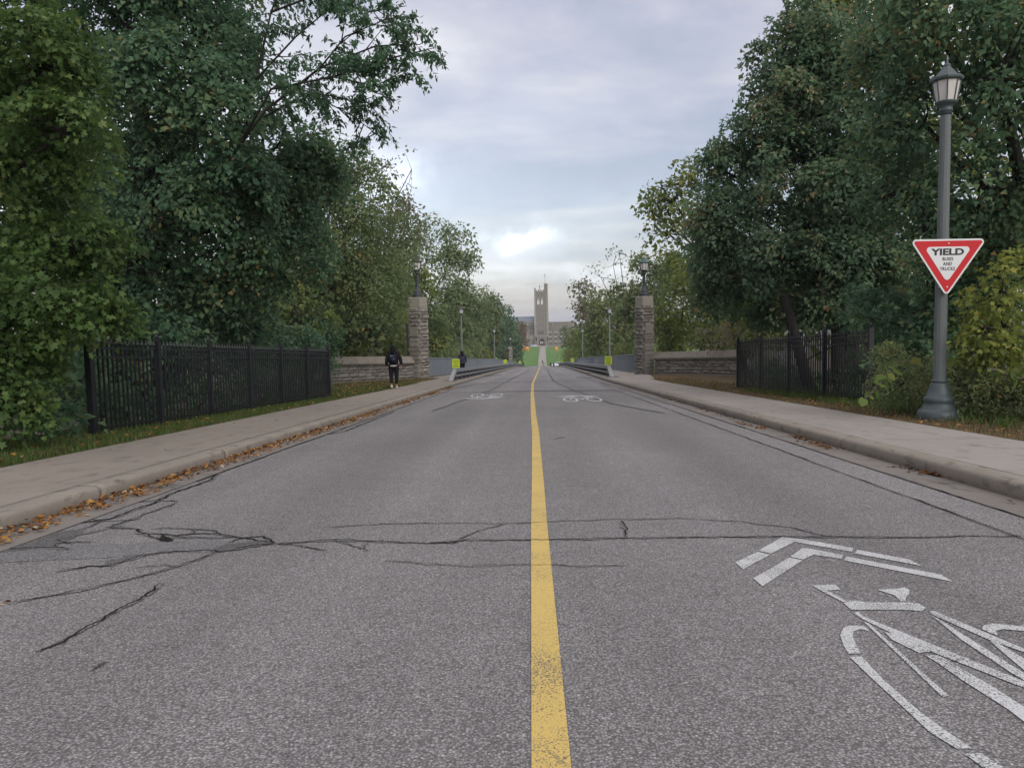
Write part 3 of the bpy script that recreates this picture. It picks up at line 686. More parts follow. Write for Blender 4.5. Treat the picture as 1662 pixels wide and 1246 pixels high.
# yield sign ----------------------------------------------------------
def rtri(hw, h, r_):       # rounded triangle pointing down, in xz, top edge at z=0
    P = [(-hw, 0), (hw, 0), (0, -h)]; o = []
    for i in range(3):
        p = Vector(P[i]); a = (Vector(P[i-1])-p).normalized(); b = (Vector(P[(i+1) % 3])-p).normalized()
        half = math.acos(max(-1, min(1, a.dot(b))))/2; d = r_/math.tan(half); c_ = p+(a+b).normalized()*(r_/math.sin(half))
        s0 = p+a*d-c_; s1 = p+b*d-c_; a0 = math.atan2(s0.y, s0.x); a1 = math.atan2(s1.y, s1.x)
        dd = (a1-a0+PI) % (2*PI)-PI
        for k in range(7): t = a0+dd*k/6; o.append((c_.x+r_*math.cos(t), c_.y+r_*math.sin(t)))
    return o
def plate(poly, y0, y1):
    mb = MB(); n = len(poly); mb.add([(x, y0, z) for x, z in poly]+[(x, y1, z) for x, z in poly], [tuple(range(n)), tuple(range(n, 2*n))[::-1]]+[(i, n+i, n+(i+1) % n, (i+1) % n) for i in range(n)]); return mb
YS = LY-.14
tl = at(1484, 388, YS); trr = at(1594, 388, YS); bt = at(1537, 475, YS)
hw = (trr[0]-tl[0])/2*1.0; sh = tl[2]*.5+trr[2]*.5-bt[2]
T = thing('yield_sign', 'red and white triangular yield sign for buses and trucks fixed to the lamp post', 'traffic sign', ((tl[0]+trr[0])/2, YS, (tl[2]+trr[2])/2), rz=0)
T.rotation_euler = (0, math.radians(.6), math.radians(-4))
hh2 = sh+.02; Wd = hw+.045
part('backing_sheet', plate(rtri(Wd, hh2+.03, .045), .0, .004), 'sign_back', T)
part('border', plate(rtri(Wd, hh2+.03, .045), -.003, -.001), 'sign_white', T)
def inset(k): # parallel inset of the triangle by k
    H_ = hh2+.03; sl = math.hypot(Wd, H_); dz = k; 
    # similar triangle scaled about its incentre
    per = 2*Wd+2*sl; inr = (Wd*H_*2)/per; s_ = (inr-k)/inr
    return Wd*s_, H_*s_, -inr*(1-s_)
a, b, c_ = inset(.022); p = [(x, z+c_) for x, z in rtri(a, b, .022)]; part('red_band', plate(p, -.0055, -.0035), 'sign_red', T)
a, b, c_ = inset(.098); p = [(x, z+c_) for x, z in rtri(a, b, .04)]; part('white_field', plate(p, -.008, -.006), 'sign_white', T)
for s_, z, sz, sx, bo in (('YIELD', -.168, .112, 1.36, .0045), ('BUSES', -.256, .060, .84, .0007), ('AND', -.319, .060, .84, .0007), ('TRUCKS', -.382, .060, .84, .0007)):
    o = obj('lettering', textmesh(s_, sz, 'sign_text', sx, bo), T, (0, -.0095, z))
for z in (-.055, -sh+.075):
    mb = MB(); mb.lathe([(.009, 0), (.009, .006)], 8); me = mb.mesh('bolt', 'sign_white'); me.transform(Matrix.Rotation(PI/2, 4, 'X')); obj('bolt', me, T, (0.005, -.0055, z))
mb = MB(); mb.box(-.09, .09, .005, .03, -.12, -.09); mb.box(-.09, .09, .005, .03, -.62, -.59); part('bracket', mb, 'steel_grey', T)

# ------------------------------------------------------------------ iron fences
def fence(p0, p1, npan, npick, H, label):
    T = thing('iron_fence', label, 'fence', (p0[0], p0[1], .08)); TL = Vector(T.location)
    P0 = Vector((*p0, 0)); P1 = Vector((*p1, 0)); u = (P1-P0); L = u.length; u.normalize(); z0 = .08
    pk = MB(); w2 = .0115
    pk.box(-w2, w2, -w2, w2, .05, H-.07); pk.lathe([(.011, H-.07), (.022, H-.055), (.018, H-.04), (.012, H-.03), (.003, H+.015)], 6); me_p = pk.mesh('picket', 'black_iron')
    ps = MB(); w3 = .040; ps.box(-w3, w3, -w3, w3, -.2, H+.02); ps.lathe([(.045, H+.02), (.045, H+.035), (.025, H+.045), (.036, H+.07), (.018, H+.10), (.003, H+.15)], 8); me_s = ps.mesh('post', 'black_iron')
    for i in range(npan+1):
        q = P0+u*L*i/npan; obj('post', me_s, T, Vector(W((q.x, q.y, z0)))-TL, math.atan2(u.y, u.x))
    for i in range(npan):
        a = P0+u*(L*i/npan+.034); b = P0+u*(L*(i+1)/npan-.034)
        for zr in (.13, H-.24, H-.12):
            mb = MB(); mb.bar((a.x, a.y, z0+zr), (b.x, b.y, z0+zr), .032, .026); drape('rail', mb, 'black_iron', T)
        for k in range(npick):
            q = a+(b-a)*((k+.5)/npick); me = me_p
            obj('picket', me, T, Vector(W((q.x, q.y, z0)))-TL, math.atan2(u.y, u.x))
    return T
fence((-5.72, 9.77), (-5.33, 19.9), 6, 15, 1.30, 'long black iron picket fence with spiked tops beside the left sidewalk')
fence((5.93, 13.7), (5.76, 21.8), 4, 16, 1.36, 'short black iron picket fence beside the right sidewalk before the stone wall')

# ------------------------------------------------------------------ bridge railings
def railing(s, label):
    T = thing('bridge_railing', label, 'railing', (s*6.0, 44, .12))
    yst = 41.2 if s < 0 else 43.3
    x0 = s*6.35 if s < 0 else s*6.35
    pts = [(x0, yst), (s*6.02, yst+10)]
    y = pts[-1][1]
    while y < 157: y += 2.5; pts.append((s*6.0, y))
    def seg(name, zc_, wid, hei, m):
        mb = MB()
        for a, b in zip(pts[:-1], pts[1:]):
            mb.bar((a[0], a[1], zc_), (b[0], b[1], zc_), wid, hei)
        return drape(name, mb, m, T)
    sp = []
    for a, b in zip(pts[:-1], pts[1:]):
        L = math.hypot(b[0]-a[0], b[1]-a[1]); n = max(1, round(L/2.5))
        for i in range(n): sp.append((a[0]+(b[0]-a[0])*i/n, a[1]+(b[1]-a[1])*i/n))
    sp.append(pts[-1])
    for i, (a, b) in enumerate(zip(sp[:-1], sp[1:])):
        mb = MB(); mb.bar((a[0], a[1], 1.235), (b[0], b[1], 1.235), .09, .055); drape('top_rail', mb, 'rail_paint', T)
        mb = MB(); mb.bar((a[0], a[1], .20), (b[0], b[1], .20), .06, .06); drape('bottom_rail', mb, 'rail_paint', T)
        mb = MB(); mb.bar((a[0], a[1], 1.08), (b[0], b[1], 1.08), .04, .035)
        n = 18 if i < 14 else 12
        for k in range(n):
            t = (k+.5)/n; x = a[0]+(b[0]-a[0])*t; y = a[1]+(b[1]-a[1])*t; mb.box(x-.03, x+.03, y-.035, y+.035, .23, 1.21 if k % 3 else 1.06)
        tag(drape('balusters', mb, 'rail_panel', T), kind='stuff')
    for q in sp:
        mb = MB(); mb.box(q[0]-.04, q[0]+.04, q[1]-.06, q[1]+.06, .05, 1.27); drape('post', mb, 'rail_post', T)
    return T
railing(-1, 'blue grey steel railing with close balusters along the left edge of the bridge')
railing(1, 'blue grey steel railing with close balusters along the right edge of the bridge')

# guardrails -----------------------------------------------------------
def guard(s, y0, label):
    X = s*3.72
    T = thing('guardrail', label, 'guardrail', (X, y0, .12))
    ye = 158
    for a, b in [(y0+1.9, y0+12)]+[(y0+12+12*i, min(ye, y0+24+12*i)) for i in range(int((ye-y0-12)/12)+1)]:
        if b-a < .5: continue
        mb = MB(); mb.extrude_y([(X-.085, .50), (X+.085, .50), (X+.085, .665), (X-.085, .665)], yrange(a, b, 4)); drape('top_beam', mb, 'steel_grey', T)
        mb = MB(); mb.extrude_y([(X-.06, .28), (X+.06, .28), (X+.06, .38), (X-.06, .38)], yrange(a, b, 4)); drape('lower_beam', mb, 'steel_grey', T)
    mb = MB()
    mb.extrude_y([(X+s*.09, .13), (X+s*.13, .13), (X+s*.13, .60), (X+s*.09, .60)][::(1 if s > 0 else -1)], yrange(y0+2.3, ye, 4)); drape('backing_sheet', mb, 'steel_dark', T)  # dark sheet added behind the beams, standing in for shade in the gaps
    mb = MB(); mb.add([(X-.09, y0, .12), (X+.09, y0, .12), (X+.09, y0+1.88, .665), (X-.09, y0+1.88, .665), (X-.09, y0+.45, .12), (X+.09, y0+.45, .12), (X+.09, y0+1.88, .50), (X-.09, y0+1.88, .50)],
          [(0, 1, 2, 3), (7, 6, 5, 4), (0, 4, 5, 1), (3, 2, 6, 7), (1, 5, 6, 2), (0, 3, 7, 4)]); drape('end_beam', mb, 'steel_galv', T)
    mb = MB(); mb.box(X-.28, X+.28, y0-.25, y0+.1, .12, .137); drape('foot_plate', mb, 'steel_dark', T)
    y = y0+2.4
    while y < ye:
        mb = MB(); mb.box(X-.07, X+.07, y-.06, y+.06, .12, .50); drape('post', mb, 'steel_dark', T); y += 2.0
    return T
guard(-1, 34.2, 'grey steel guardrail with sloping end along the left kerb of the bridge')
guard(1, 36.8, 'grey steel guardrail with sloping end along the right kerb of the bridge')
def lime(x, y, label, w_=.36, h_=.42):
    T = thing('notice_sign', label, 'notice sign', (x, y, .67), 'lime notices along the guardrails')
    mb = MB(); mb.box(-w_/2, w_/2, -.005, .005, .03, .03+h_); part('panel', mb, 'sign_lime', T)
    for i, ln in enumerate((.27, .20, .25)):
        mb = MB(); xx = -ln/2
        while xx < ln/2-.01:
            ww = random.uniform(.016, .03); mb.box(xx, min(xx+ww, ln/2), -.009, -.006, .03+h_*(.76-.27*i)-.024, .03+h_*(.76-.27*i)+.018); xx += ww+.008
        tag(part('lettering', mb, 'sign_text', T), kind='stuff')
    mb = MB(); mb.box(-.015, .015, .006, .025, -.02, .03+h_*.9); part('bracket', mb, 'steel_dark', T)
lime(-3.70, 36.4, 'lime notice at the near end of the left guardrail')
lime(3.72, 38.9, 'lime notice at the near end of the right guardrail')
lime(-3.72, 85, 'smaller looking lime notice halfway along the left guardrail')
lime(3.72, 86, 'smaller looking lime notice halfway along the right guardrail')
lime(-3.72, 140, 'tiny lime notice at the far end of the left guardrail')
lime(3.72, 134, 'tiny lime notice at the far end of the right guardrail')
# ------------------------------------------------------------------ people (backs to the camera)
def skin_body(name, verts, edges, radii, m, parent, root=0, sub=1):
    me = bpy.data.meshes.new(name); me.from_pydata(verts, edges, []); o = bpy.data.objects.new(name, me); COL.objects.link(o)
    md = o.modifiers.new('s', 'SKIN'); sb = o.modifiers.new('d', 'SUBSURF'); sb.levels = sub; sb.render_levels = sub; md.use_smooth_shade = True
    for i, r_ in enumerate(radii):
        sv = me.skin_vertices[0].data[i]; sv.radius = r_ if isinstance(r_, tuple) else (r_, r_); sv.use_root = (i == root)
    dg = bpy.context.evaluated_depsgraph_get(); dg.update()
    me2 = bpy.data.meshes.new_from_object(o.evaluated_get(dg)); bpy.data.objects.remove(o); me2.materials.clear(); me2.materials.append(M[m])
    me2.polygons.foreach_set('use_smooth', [True]*len(me2.polygons)); me2.update()
    return obj(name, me2, parent)
def person(loc, label, H=1.47, rz=0.0, jacket='cloth_black', trousers='cloth_black', pack=None, hair=True, stride=.18, hem=True, hood=True, warpz=.12):
    k = H/1.70; T = thing('person', label, 'person', (loc[0], loc[1], loc[2]), rz=rz)
    S = lambda L: [(x*k, y*k, z*k) for x, y, z in L]; R = lambda L: [tuple(a*k for a in q) if isinstance(q, tuple) else q*k for q in L]
    # faces +Y.  joints
    st = stride
    hipL, hipR = (-.095, 0, .86), (.095, 0, .86)
    kL, kR = (-.10, .06-st*.35, .48), (.09, .03+st*.4, .47); aL, aR = (-.085, -st, .12), (.08, st*.75, .09); tL, tR = (-.09, -st+.10, .03), (.085, st*.75+.14, .03)
    body = S([(0, 0, .92), (0, -.01, 1.12), (0, 0, 1.36), (0, .01, 1.46), (0, .03, 1.58), (0, .03, 1.66), (-.17, 0, 1.38), (.17, 0, 1.38), (-.24, -.06, 1.12), (.25, .02, 1.12), (-.25, -.02, .88), (.27, .12, .90), hipL, hipR, kL, kR, aL, aR, tL, tR, (-.25, -.01, .80), (.27, .15, .82)])
    ed = [(0, 1), (1, 2), (2, 3), (3, 4), (4, 5), (2, 6), (2, 7), (6, 8), (7, 9), (8, 10), (9, 11), (0, 12), (0, 13), (12, 14), (13, 15), (14, 16), (15, 17), (16, 18), (17, 19), (10, 20), (11, 21)]
    rad = R([(.07, .06), (.09, .07), (.14, .09), .05, .085, .07, .05, .05, .038, .038, .028, .028, .055, .055, .045, .052, .034, .034, .03, .03, .028, .028])
    skin_body('body', body, ed, rad, 'skin', T)
    jb = S([(0, -.01, .87), (0, -.015, 1.10), (0, -.02, 1.34), (-.15, -.01, 1.385), (.15, -.01, 1.385), (-.245, -.06, 1.13), (.26, .015, 1.13), (-.26, -.025, .87), (.285, .115, .90)])
    skin_body('jacket', jb, [(0, 1), (1, 2), (2, 3), (2, 4), (3, 5), (4, 6), (5, 7), (6, 8)], R([(.205, .165), (.215, .16), (.19, .13), .085, .085, .078, .078, .058, .058]), jacket, T)
    tr_ = S([(0, 0, 1.0), hipL, hipR, kL, kR, (aL[0], aL[1]*.93, .20), (aR[0], aR[1]*.95, .17)])
    skin_body('trousers', tr_, [(0, 1), (0, 2), (1, 3), (2, 4), (3, 5), (4, 6)], R([(.18, .15), (.13, .125), (.13, .125), .085, .085, .06, .06]), trousers, T)
    for q, tt, lift in ((aL, tL, .05), (aR, tR, 0)):
        skin_body('shoe', S([(q[0], q[1]-.03, .075+lift), (q[0], q[1]+.06, .055+lift*.5), (q[0], tt[1]+.05, .045)]), [(0, 1), (1, 2)], R([(.045, .055), .045, .038]), 'shoe_white', T)
    if hair: skin_body('hair', S([(0, -.0, 1.64), (0, -.05, 1.55), (0, -.09, 1.42), (.0, -.13, 1.28)]), [(0, 1), (1, 2), (2, 3)], R([(.085, .09), (.12, .10), (.125, .07), (.07, .03)]), 'hair', T)
    if hood: skin_body('hood', S([(0, .02, 1.68), (0, .0, 1.60), (0, -.03, 1.47)]), [(0, 1), (1, 2)], R([(.06, .06), (.105, .115), (.14, .10)]), jacket, T)
    if hem:
        mb = MB(); n = 16
        for z in (.86, .895):
            for i in range(n): a = 2*PI*i/n; mb.v.append((.185*k*math.cos(a), .150*k*math.sin(a)-.012*k, z*k+.012*k*math.sin(3*a)))
        for i in range(n): mb.f.append((i, (i+1) % n, n+(i+1) % n, n+i))
        part('shirt_hem', mb, 'cloth_white', T, True)
    if pack:
        B = skin_body('backpack', S([(0, -.20, 1.33), (0, -.235, 1.18), (0, -.225, 1.02)]), [(0, 1), (1, 2)], R([(.12, .07), (.15, .10), (.14, .09)]), pack, T)
        mb = MB(); mb.box(-.07*k, .02*k, -.345*k, -.325*k, 1.255*k, 1.268*k); mb.box(.05*k, .06*k, -.345*k, -.325*k, 1.13*k, 1.17*k); part('reflector', mb, 'strap_grey', B)
    return T
px_, py_ = gr(640, 631, .12)
person((px_, py_, .12), 'person in black hooded jacket with dark backpack walking away on the left sidewalk', 1.50, .05, 'cloth_black', 'cloth_black', 'cloth_navy', stride=.11)
gx_ = at(750, 590, 46)
person((gx_[0], 46, .12), 'person in dark purple hooded top behind the left guardrail of the bridge', 1.55, .2, 'cloth_purple', 'cloth_black', None, hem=False)
def small(px, py, Y, label, jk, tr_='cloth_black', rz=0, H=1.7):
    x, y, z = at(px, py, Y); return person((x, Y, z), label, H, rz, jk, tr_, None, hair=False, hood=False, hem=False)
small(849, 596.5, 205, 'distant person in dark green on the left side of the road past the bridge', 'cloth_green', rz=2.5)
small(894, 596, 240, 'distant person in black, left one of the pair near the white car', 'cloth_black')
small(898.5, 596, 238, 'distant person in dark blue, right one of the pair near the white car', 'cloth_blue')
small(799, 590, 100, 'person partly hidden on the left bridge walk far behind the railing', 'cloth_black') if False else None

# ------------------------------------------------------------------ distant vehicles and signals
def car(loc, label, m, group=None, rz=0.0):
    T = thing('parked_car', label, 'car', loc, group, rz)
    sd = [(-2.2, .35), (-2.25, .75), (-2.1, .95), (-1.2, 1.0), (-.6, 1.45), (.9, 1.48), (1.6, 1.05), (2.15, .95), (2.25, .6), (2.2, .35)]
    mb = MB(); n = len(sd)
    for s, in ((-1,), (1,)):
        mb.v += [(x, s*(.88 if z < 1.0 else .68), z) for x, z in sd]
    mb.f += [tuple(range(n)), tuple(range(n, 2*n))[::-1]]+[(i, n+i, n+(i+1) % n, (i+1) % n) for i in range(n)]
    part('body', mb, m, T)
    mb = MB()
    for s in (-1, 1):
        y0 = s*.80
        mb.add([(-1.0, s*.885, 1.02), (1.35, s*.885, 1.02), (.8, s*.72, 1.40), (-.5, s*.72, 1.40), (-1.0, s*.80, 1.02), (1.35, s*.80, 1.02), (.8, s*.6, 1.40), (-.5, s*.6, 1.40)], [(0, 1, 2, 3), (7, 6, 5, 4), (0, 4, 5, 1), (3, 2, 6, 7), (1, 5, 6, 2), (0, 3, 7, 4)])
    part('side_window', mb, 'car_glass', T)
    mb = MB(); mb.add([(-1.22, -.6, 1.04), (-1.22, .6, 1.04), (-.66, .55, 1.43), (-.66, -.55, 1.43), (1.64, -.6, 1.08), (1.64, .6, 1.08), (.98, .55, 1.46), (.98, -.55, 1.46)], [(0, 3, 2, 1), (4, 5, 6, 7)]); part('windscreen', mb, 'car_glass', T)
    for x in (-1.4, 1.4):
        for s in (-1, 1):
            mb = MB(); mb.lathe([(.33, -.1), (.33, .1)], 14); me = mb.mesh('wheel', 'tyre'); me.transform(Matrix.Rotation(PI/2, 4, 'X')); wv = obj('wheel', me, T, (x, s*.82, .33))
            mb = MB(); mb.lathe([(.2, 0), (.2, .01)], 10); me = mb.mesh('rim', 'car_silver'); me.transform(Matrix.Rotation(PI/2*(-s)*-1, 4, 'X')); obj('rim', me, wv, (0, s*.11, 0))
    for s in (-1, 1):
        mb = MB(); mb.box(2.2, 2.27, s*.62-.16, s*.62+.16, .68, .85); part('tail_light', mb, 'tail_light', T)
        mb = MB(); mb.box(-2.28, -2.2, s*.62-.16, s*.62+.16, .62, .78); part('headlight', mb, 'sign_white', T)
    return T
x, y, z = at(906, 596.5, 262)
cw = car((x, 262, .02), 'white car crossing at the far end of the bridge', 'car_white')
c1_ = None
for i, (px, m_, lb) in enumerate(((851, 'car_silver', 'silver car parked on the hilltop left of the tower steps, leftmost of three'), (859, 'car_dark', 'dark car parked on the hilltop left of the tower steps, middle of three'), (866, 'car_silver', 'silver car parked on the hilltop nearest to the tower steps'))):
    x, y, z = at(px, 560.8, 486)
    car((x, 486, HILL-.05), lb, m_, 'cars parked on the hilltop', .1*i)
def signal(px, py, Y, polex, label, lit):
    x, y, z = at(px, py, Y); xp = at(polex, py, Y)[0]
    T = thing('traffic_signal', label, 'traffic light', (xp, Y, -.1), 'traffic signals at the far junction'); dx = x-xp
    mb = MB(); mb.lathe([(.12, 0), (.09, z+.9)], 8); part('pole', mb, 'steel_dark', T)
    mb = MB(); mb.bar((0, 0, z+.8), (dx, 0, z+.8), .1, .1); part('mast_arm', mb, 'steel_dark', T)
    mb = MB(); mb.box(dx-.38, dx+.38, -.18, .05, z-.55, z+.62); mb.box(dx-.52, dx+.52, .05, .08, z-.66, z+.72); h = part('signal_head', mb, 'signal_yellow', T)
    for i, q in enumerate((lit, 'lamp_black', 'lamp_black')):
        mb = MB(); mb.lathe([(.15 if i else .2, 0), (.15 if i else .2, .03)], 12); me = mb.mesh('lens', q); me.transform(Matrix.Rotation(PI/2, 4, 'X')); obj('lens', me, h, (dx, -.19, z+.36-.37*i))
signal(850.3, 565.5, 258, 838, 'yellow traffic signal with red light lit, left end of the far junction', 'signal_red_lit')
signal(855.8, 565.7, 266, 838, 'yellow traffic signal just right of the red lit one at the far junction', 'sign_white')
signal(903.2, 566, 258, 925, 'yellow traffic signal with amber glow on the right of the far junction', 'signal_amber_lit')
# path up the hill, post at its foot
mb = MB(); n = 20
for i in range(n+1):
    y = 286+(480-286)*i/n; z = (terrain_z(0, y) if y > 290 else -.06)+.06
    xc = .2+.35*i/n; hw_ = 1.5
    mb.v += [(xc-hw_, y, z), (xc+hw_, y, z)]
for i in range(n): mb.f.append((2*i, 2*i+1, 2*i+3, 2*i+2))
tag(drape('hill_path', mb, 'walk_concrete'), kind='structure')
for sx in (-1, 1):
    mb = MB()
    for i in range(n+1):
        y = 286+(480-286)*i/n; z = (terrain_z(0, y) if y > 290 else -.06)+.07
        xc = .2+.35*i/n+sx*1.62; mb.v += [(xc-.13, y, z), (xc+.13, y, z+.03)]
    for i in range(n): mb.f.append((2*i, 2*i+1, 2*i+3, 2*i+2))
    tag(drape('path_edging', mb, 'hall_trim'), kind='structure')
mb = MB(); mb.box(-32, 32, 478, 480.5, HILL-.3, HILL+.35); tag(drape('terrace_edge', mb, 'walk_concrete'), kind='structure')
x = at(882, 590, 262)[0]
T = thing('gate_post', 'squat stone post standing at the foot of the hill path', 'stone post', (x, 262, 0))
mb = MB(); mb.box(-.38, .38, -.38, .38, -.1, 1.25); part('shaft', mb, 'rock_stone', T); mb = MB(); mb.box(-.46, .46, -.46, .46, 1.25, 1.4); part('cap', mb, 'cap_stone', T)
x, y, z = at(880.5, 585, 300)
person((x, 300, terrain_z(0, 300)+.05), 'tiny distant person in black on the pale path up the green hill', 1.7, 0, 'cloth_black', 'cloth_black', None, hair=False, hood=False, hem=False)

# ------------------------------------------------------------------ hall with tower on the hill
HY = 498.0
def hx(px, Y=HY): return at(px, 540, Y)[0]
def hz(py, Y=HY, px=878): return at(px, py, Y)[2]
hallx = hx(879)
HB = thing('university_hall', 'tan stone gothic hall with a tall crenellated tower on top of the green hill', 'building', (hallx, HY, HILL))
def hp(name, boxes, m, parent=None):
    mb = MB()
    for (x0, x1, y0, y1, z0, z1) in boxes: mb.box(x0-hallx, x1-hallx, y0-HY, y1-HY, z0-HILL, z1-HILL)
    return part(name, mb, m, parent or HB)
tx0, tx1 = hx(868.6), hx(889.6); TZ = hz(469.5); sill = hz(494); arch = hz(483)
ty0, ty1 = HY, HY+9.0; bw = (tx1-tx0)
# belfry openings (see through): two in front, two behind
o1 = (hx(872.9), hx(876.4)); o2 = (hx(878.9), hx(882.4))
hp('tower_shaft', [(tx0, tx1, ty0, ty1, HILL-1, sill)], 'hall_stone')
bel = [(tx0, o1[0], ty0, ty0+1, sill, arch), (o1[1], o2[0], ty0, ty0+1, sill, arch), (o2[1], tx1, ty0, ty0+1, sill, arch),
       (tx0, o1[0], ty1-1, ty1, sill, arch), (o1[1], o2[0], ty1-1, ty1, sill, arch), (o2[1], tx1, ty1-1, ty1, sill, arch), (tx0, tx0+1, ty0+1, ty1-1, sill, arch), (tx1-1, tx1, ty0+1, ty1-1, sill, arch)]
hp('belfry_wall', bel, 'hall_stone')
hp('tower_top', [(tx0, tx1, ty0, ty1, arch, TZ-1.2)], 'hall_stone')
for a, b in (o1, o2):                       # pointed heads, mullion
    mb = MB(); wv = b-a
    for yy_ in (ty0, ty1-.6):
        for s in (0, 1):
            pp = [(a if s == 0 else b, arch+.02), (a+wv/2, arch+.02), (a+wv*(.35 if s == 0 else .65), arch-.9), (a+wv*(.1 if s == 0 else .9), arch-1.7), (a if s == 0 else b, arch-2.0)]
            pp = [(q[0]-hallx, q[1]-HILL) for q in pp]; n = len(pp)
            mb.add([(x_, yy_-HY-.02, z_) for x_, z_ in pp]+[(x_, yy_-HY+.6, z_) for x_, z_ in pp], [tuple(range(n)), tuple(range(n, 2*n))[::-1]]+[(i, (i+1) % n, n+(i+1) % n, n+i) for i in range(n)])
    part('arch_head', mb, 'hall_trim', HB)
    hp('mullion', [((a+b)/2-.09, (a+b)/2+.09, ty0+.1, ty0+.5, sill, arch-.3)], 'hall_trim')
    hp('hood_mould', [(a-.25, b+.25, ty0-.18, ty0-.01, arch+.15, arch+.45)], 'hall_trim')
# merlons
nm = 4
for i in range(nm):
    x0 = tx0+1.2+(bw-3.9)*i/(nm-1)*1.0; hp('merlon', [(x0-.45, x0+.45, ty0, ty0+.6, TZ-1.2, TZ+(-.2 if i % 2 else -.4))], 'hall_stone')
hp('parapet', [(tx0+.01, tx1-.01, ty0-.12, ty0-.001, TZ-1.8, TZ-1.45)], 'hall_trim')
# corner buttresses stepping out, turret on the right rear corner
for x0, x1, top in ((tx0-.45, tx0+1.0, hz(467.3)), (tx1-1.1, tx1+.45, hz(477))):
    hp('buttress', [(x0, x1, ty0-.5, ty0-.002, HILL-1, hz(545)), (x0+.1, x1-.1, ty0-.42, ty0-.002, hz(545), hz(505)), (x0+.2, x1-.15, ty0-.34, ty0-.002, hz(505), top), (x0+.2, tx0-.001 if x0 < tx0 else x1-.15, ty0, ty0+1.2, hz(505), top) if x0 < tx0 else (tx1+.001, x1-.15, ty0, ty0+1.2, hz(505), top)], 'hall_trim')
hp('turret', [(hx(884.2), hx(889.9), ty0-.2, ty0+2.4, TZ-2.6, hz(460.3))], 'hall_stone')
hp('turret_cornice', [(hx(884.0), hx(890.1), ty0-.35, ty0-.205, hz(476.5), hz(475.7)), (hx(884.0), hx(890.1), ty0-.35, ty0-.205, hz(461.5), hz(460.3))], 'hall_trim')
mb = MB(); fx = hx(885.8)-hallx; mb.lathe([(.1, hz(460.3)-HILL), (.05, hz(443)-HILL)], 6, (fx, 1.5, 0)); mb.lathe([(.05, hz(447.5)-HILL), (.28, hz(447)-HILL), (.28, hz(446)-HILL), (.05, hz(445.6)-HILL)], 8, (fx, 1.5, 0)); mb.bar((fx-.5, 1.5, hz(449)-HILL), (fx+.5, 1.5, hz(449)-HILL), .12, .12); part('weather_vane', mb, 'lamp_black', HB)
mb = MB(); fx = hx(877.2)-hallx; mb.lathe([(.25, hz(469.5)-HILL-.5), (.2, hz(466)-HILL), (.45, hz(465.3)-HILL), (.1, hz(462.5)-HILL)], 6, (fx, 2, 0)); part('finial', mb, 'lamp_pale', HB)
# recessed panel and pilasters on the shaft
for px in (873.2, 876.6, 880.2, 883.6): hp('pilaster', [(hx(px)-.14, hx(px)+.14, ty0-.16, ty0-.001, hz(530), hz(497))], 'hall_trim')
hp('string_course', [(tx0-.3, tx1+.3, ty0-.6, ty0-.52, hz(533.4), hz(532.4)), (tx0, tx1, ty0-.25, ty0-.17, hz(496.4), hz(495.2))], 'hall_trim')
# oriel window row
W1 = hp('window', [(hx(874.8), hx(883), ty0-.3, ty0-.17, hz(542.2), hz(536))], 'hall_glass')
hp('window_frame', [(hx(874.4), hx(875), ty0-.4, ty0-.305, hz(542.6), hz(535.6)), (hx(882.6), hx(883.3), ty0-.4, ty0-.305, hz(542.6), hz(535.6)), (hx(875), hx(882.6), ty0-.4, ty0-.305, hz(536.6), hz(535.6)), (hx(878.2), hx(878.7), ty0-.4, ty0-.305, hz(542.6), hz(536.6)), (hx(880.2), hx(880.6), ty0-.4, ty0-.305, hz(542.6), hz(536.6)), (hx(876.6), hx(877), ty0-.4, ty0-.305, hz(542.6), hz(536.6))], 'hall_trim', W1)
# entrance porch with arch
ex0, ex1 = hx(867.6), hx(890.8); ax0, ax1 = hx(875), hx(883.8)
hp('porch', [(ex0, ax0, ty0-3, ty0-.6, HILL-1, hz(545)), (ax1, ex1, ty0-3, ty0-.6, HILL-1, hz(545)), (ax0, ax1, ty0-3, ty0-.6, hz(549), hz(545))], 'hall_stone')
hp('porch_cornice', [(ex0-.2, ex1+.2, ty0-3.25, ty0-3.01, hz(545.6), hz(543.9))], 'hall_trim')
for px in (870.2, 888.2):
    q = hp('niche', [(hx(px)-.55, hx(px)+.55, ty0-3.06, ty0-3.005, hz(553), hz(547.5))], 'hall_dark')
    hp('niche_frame', [(hx(px)-.95, hx(px)-.56, ty0-3.2, ty0-3.005, hz(561), hz(546)), (hx(px)+.56, hx(px)+.95, ty0-3.2, ty0-3.005, hz(561), hz(546))], 'hall_trim', q)
mb = MB(); xa, xb = ax0-hallx, ax1-hallx; zt = hz(549)-HILL; zs = hz(553)-HILL; nn = 8
for s in (0, 1):
    pp = [(xa if s == 0 else xb, zt+.01), ((xa+xb)/2, zt+.01)]+[((xa+xb)/2+(-1 if s == 0 else 1)*(xb-xa)/2*math.sin(PI/2*i/nn), zs+(zt-.1-zs)*math.cos(PI/2*i/nn)) for i in range(nn+1)]
    n = len(pp); mb.add([(x_, -3.02, z_) for x_, z_ in pp]+[(x_, -2.0, z_) for x_, z_ in pp], [tuple(range(n)), tuple(range(n, 2*n))[::-1]]+[(i, (i+1) % n, n+(i+1) % n, n+i) for i in range(n)])
part('entrance_arch', mb, 'hall_trim', HB)
D = hp('door', [(ax0, ax1, ty0-.9, ty0-.62, HILL-.5, hz(549))], 'door_wood')
hp('door_glass', [(hx(876.8)+d*1.05, hx(876.8)+d*1.05+.65, ty0-.95, ty0-.905, hz(557.5), hz(554)) for d in range(3)], 'sign_white', D)
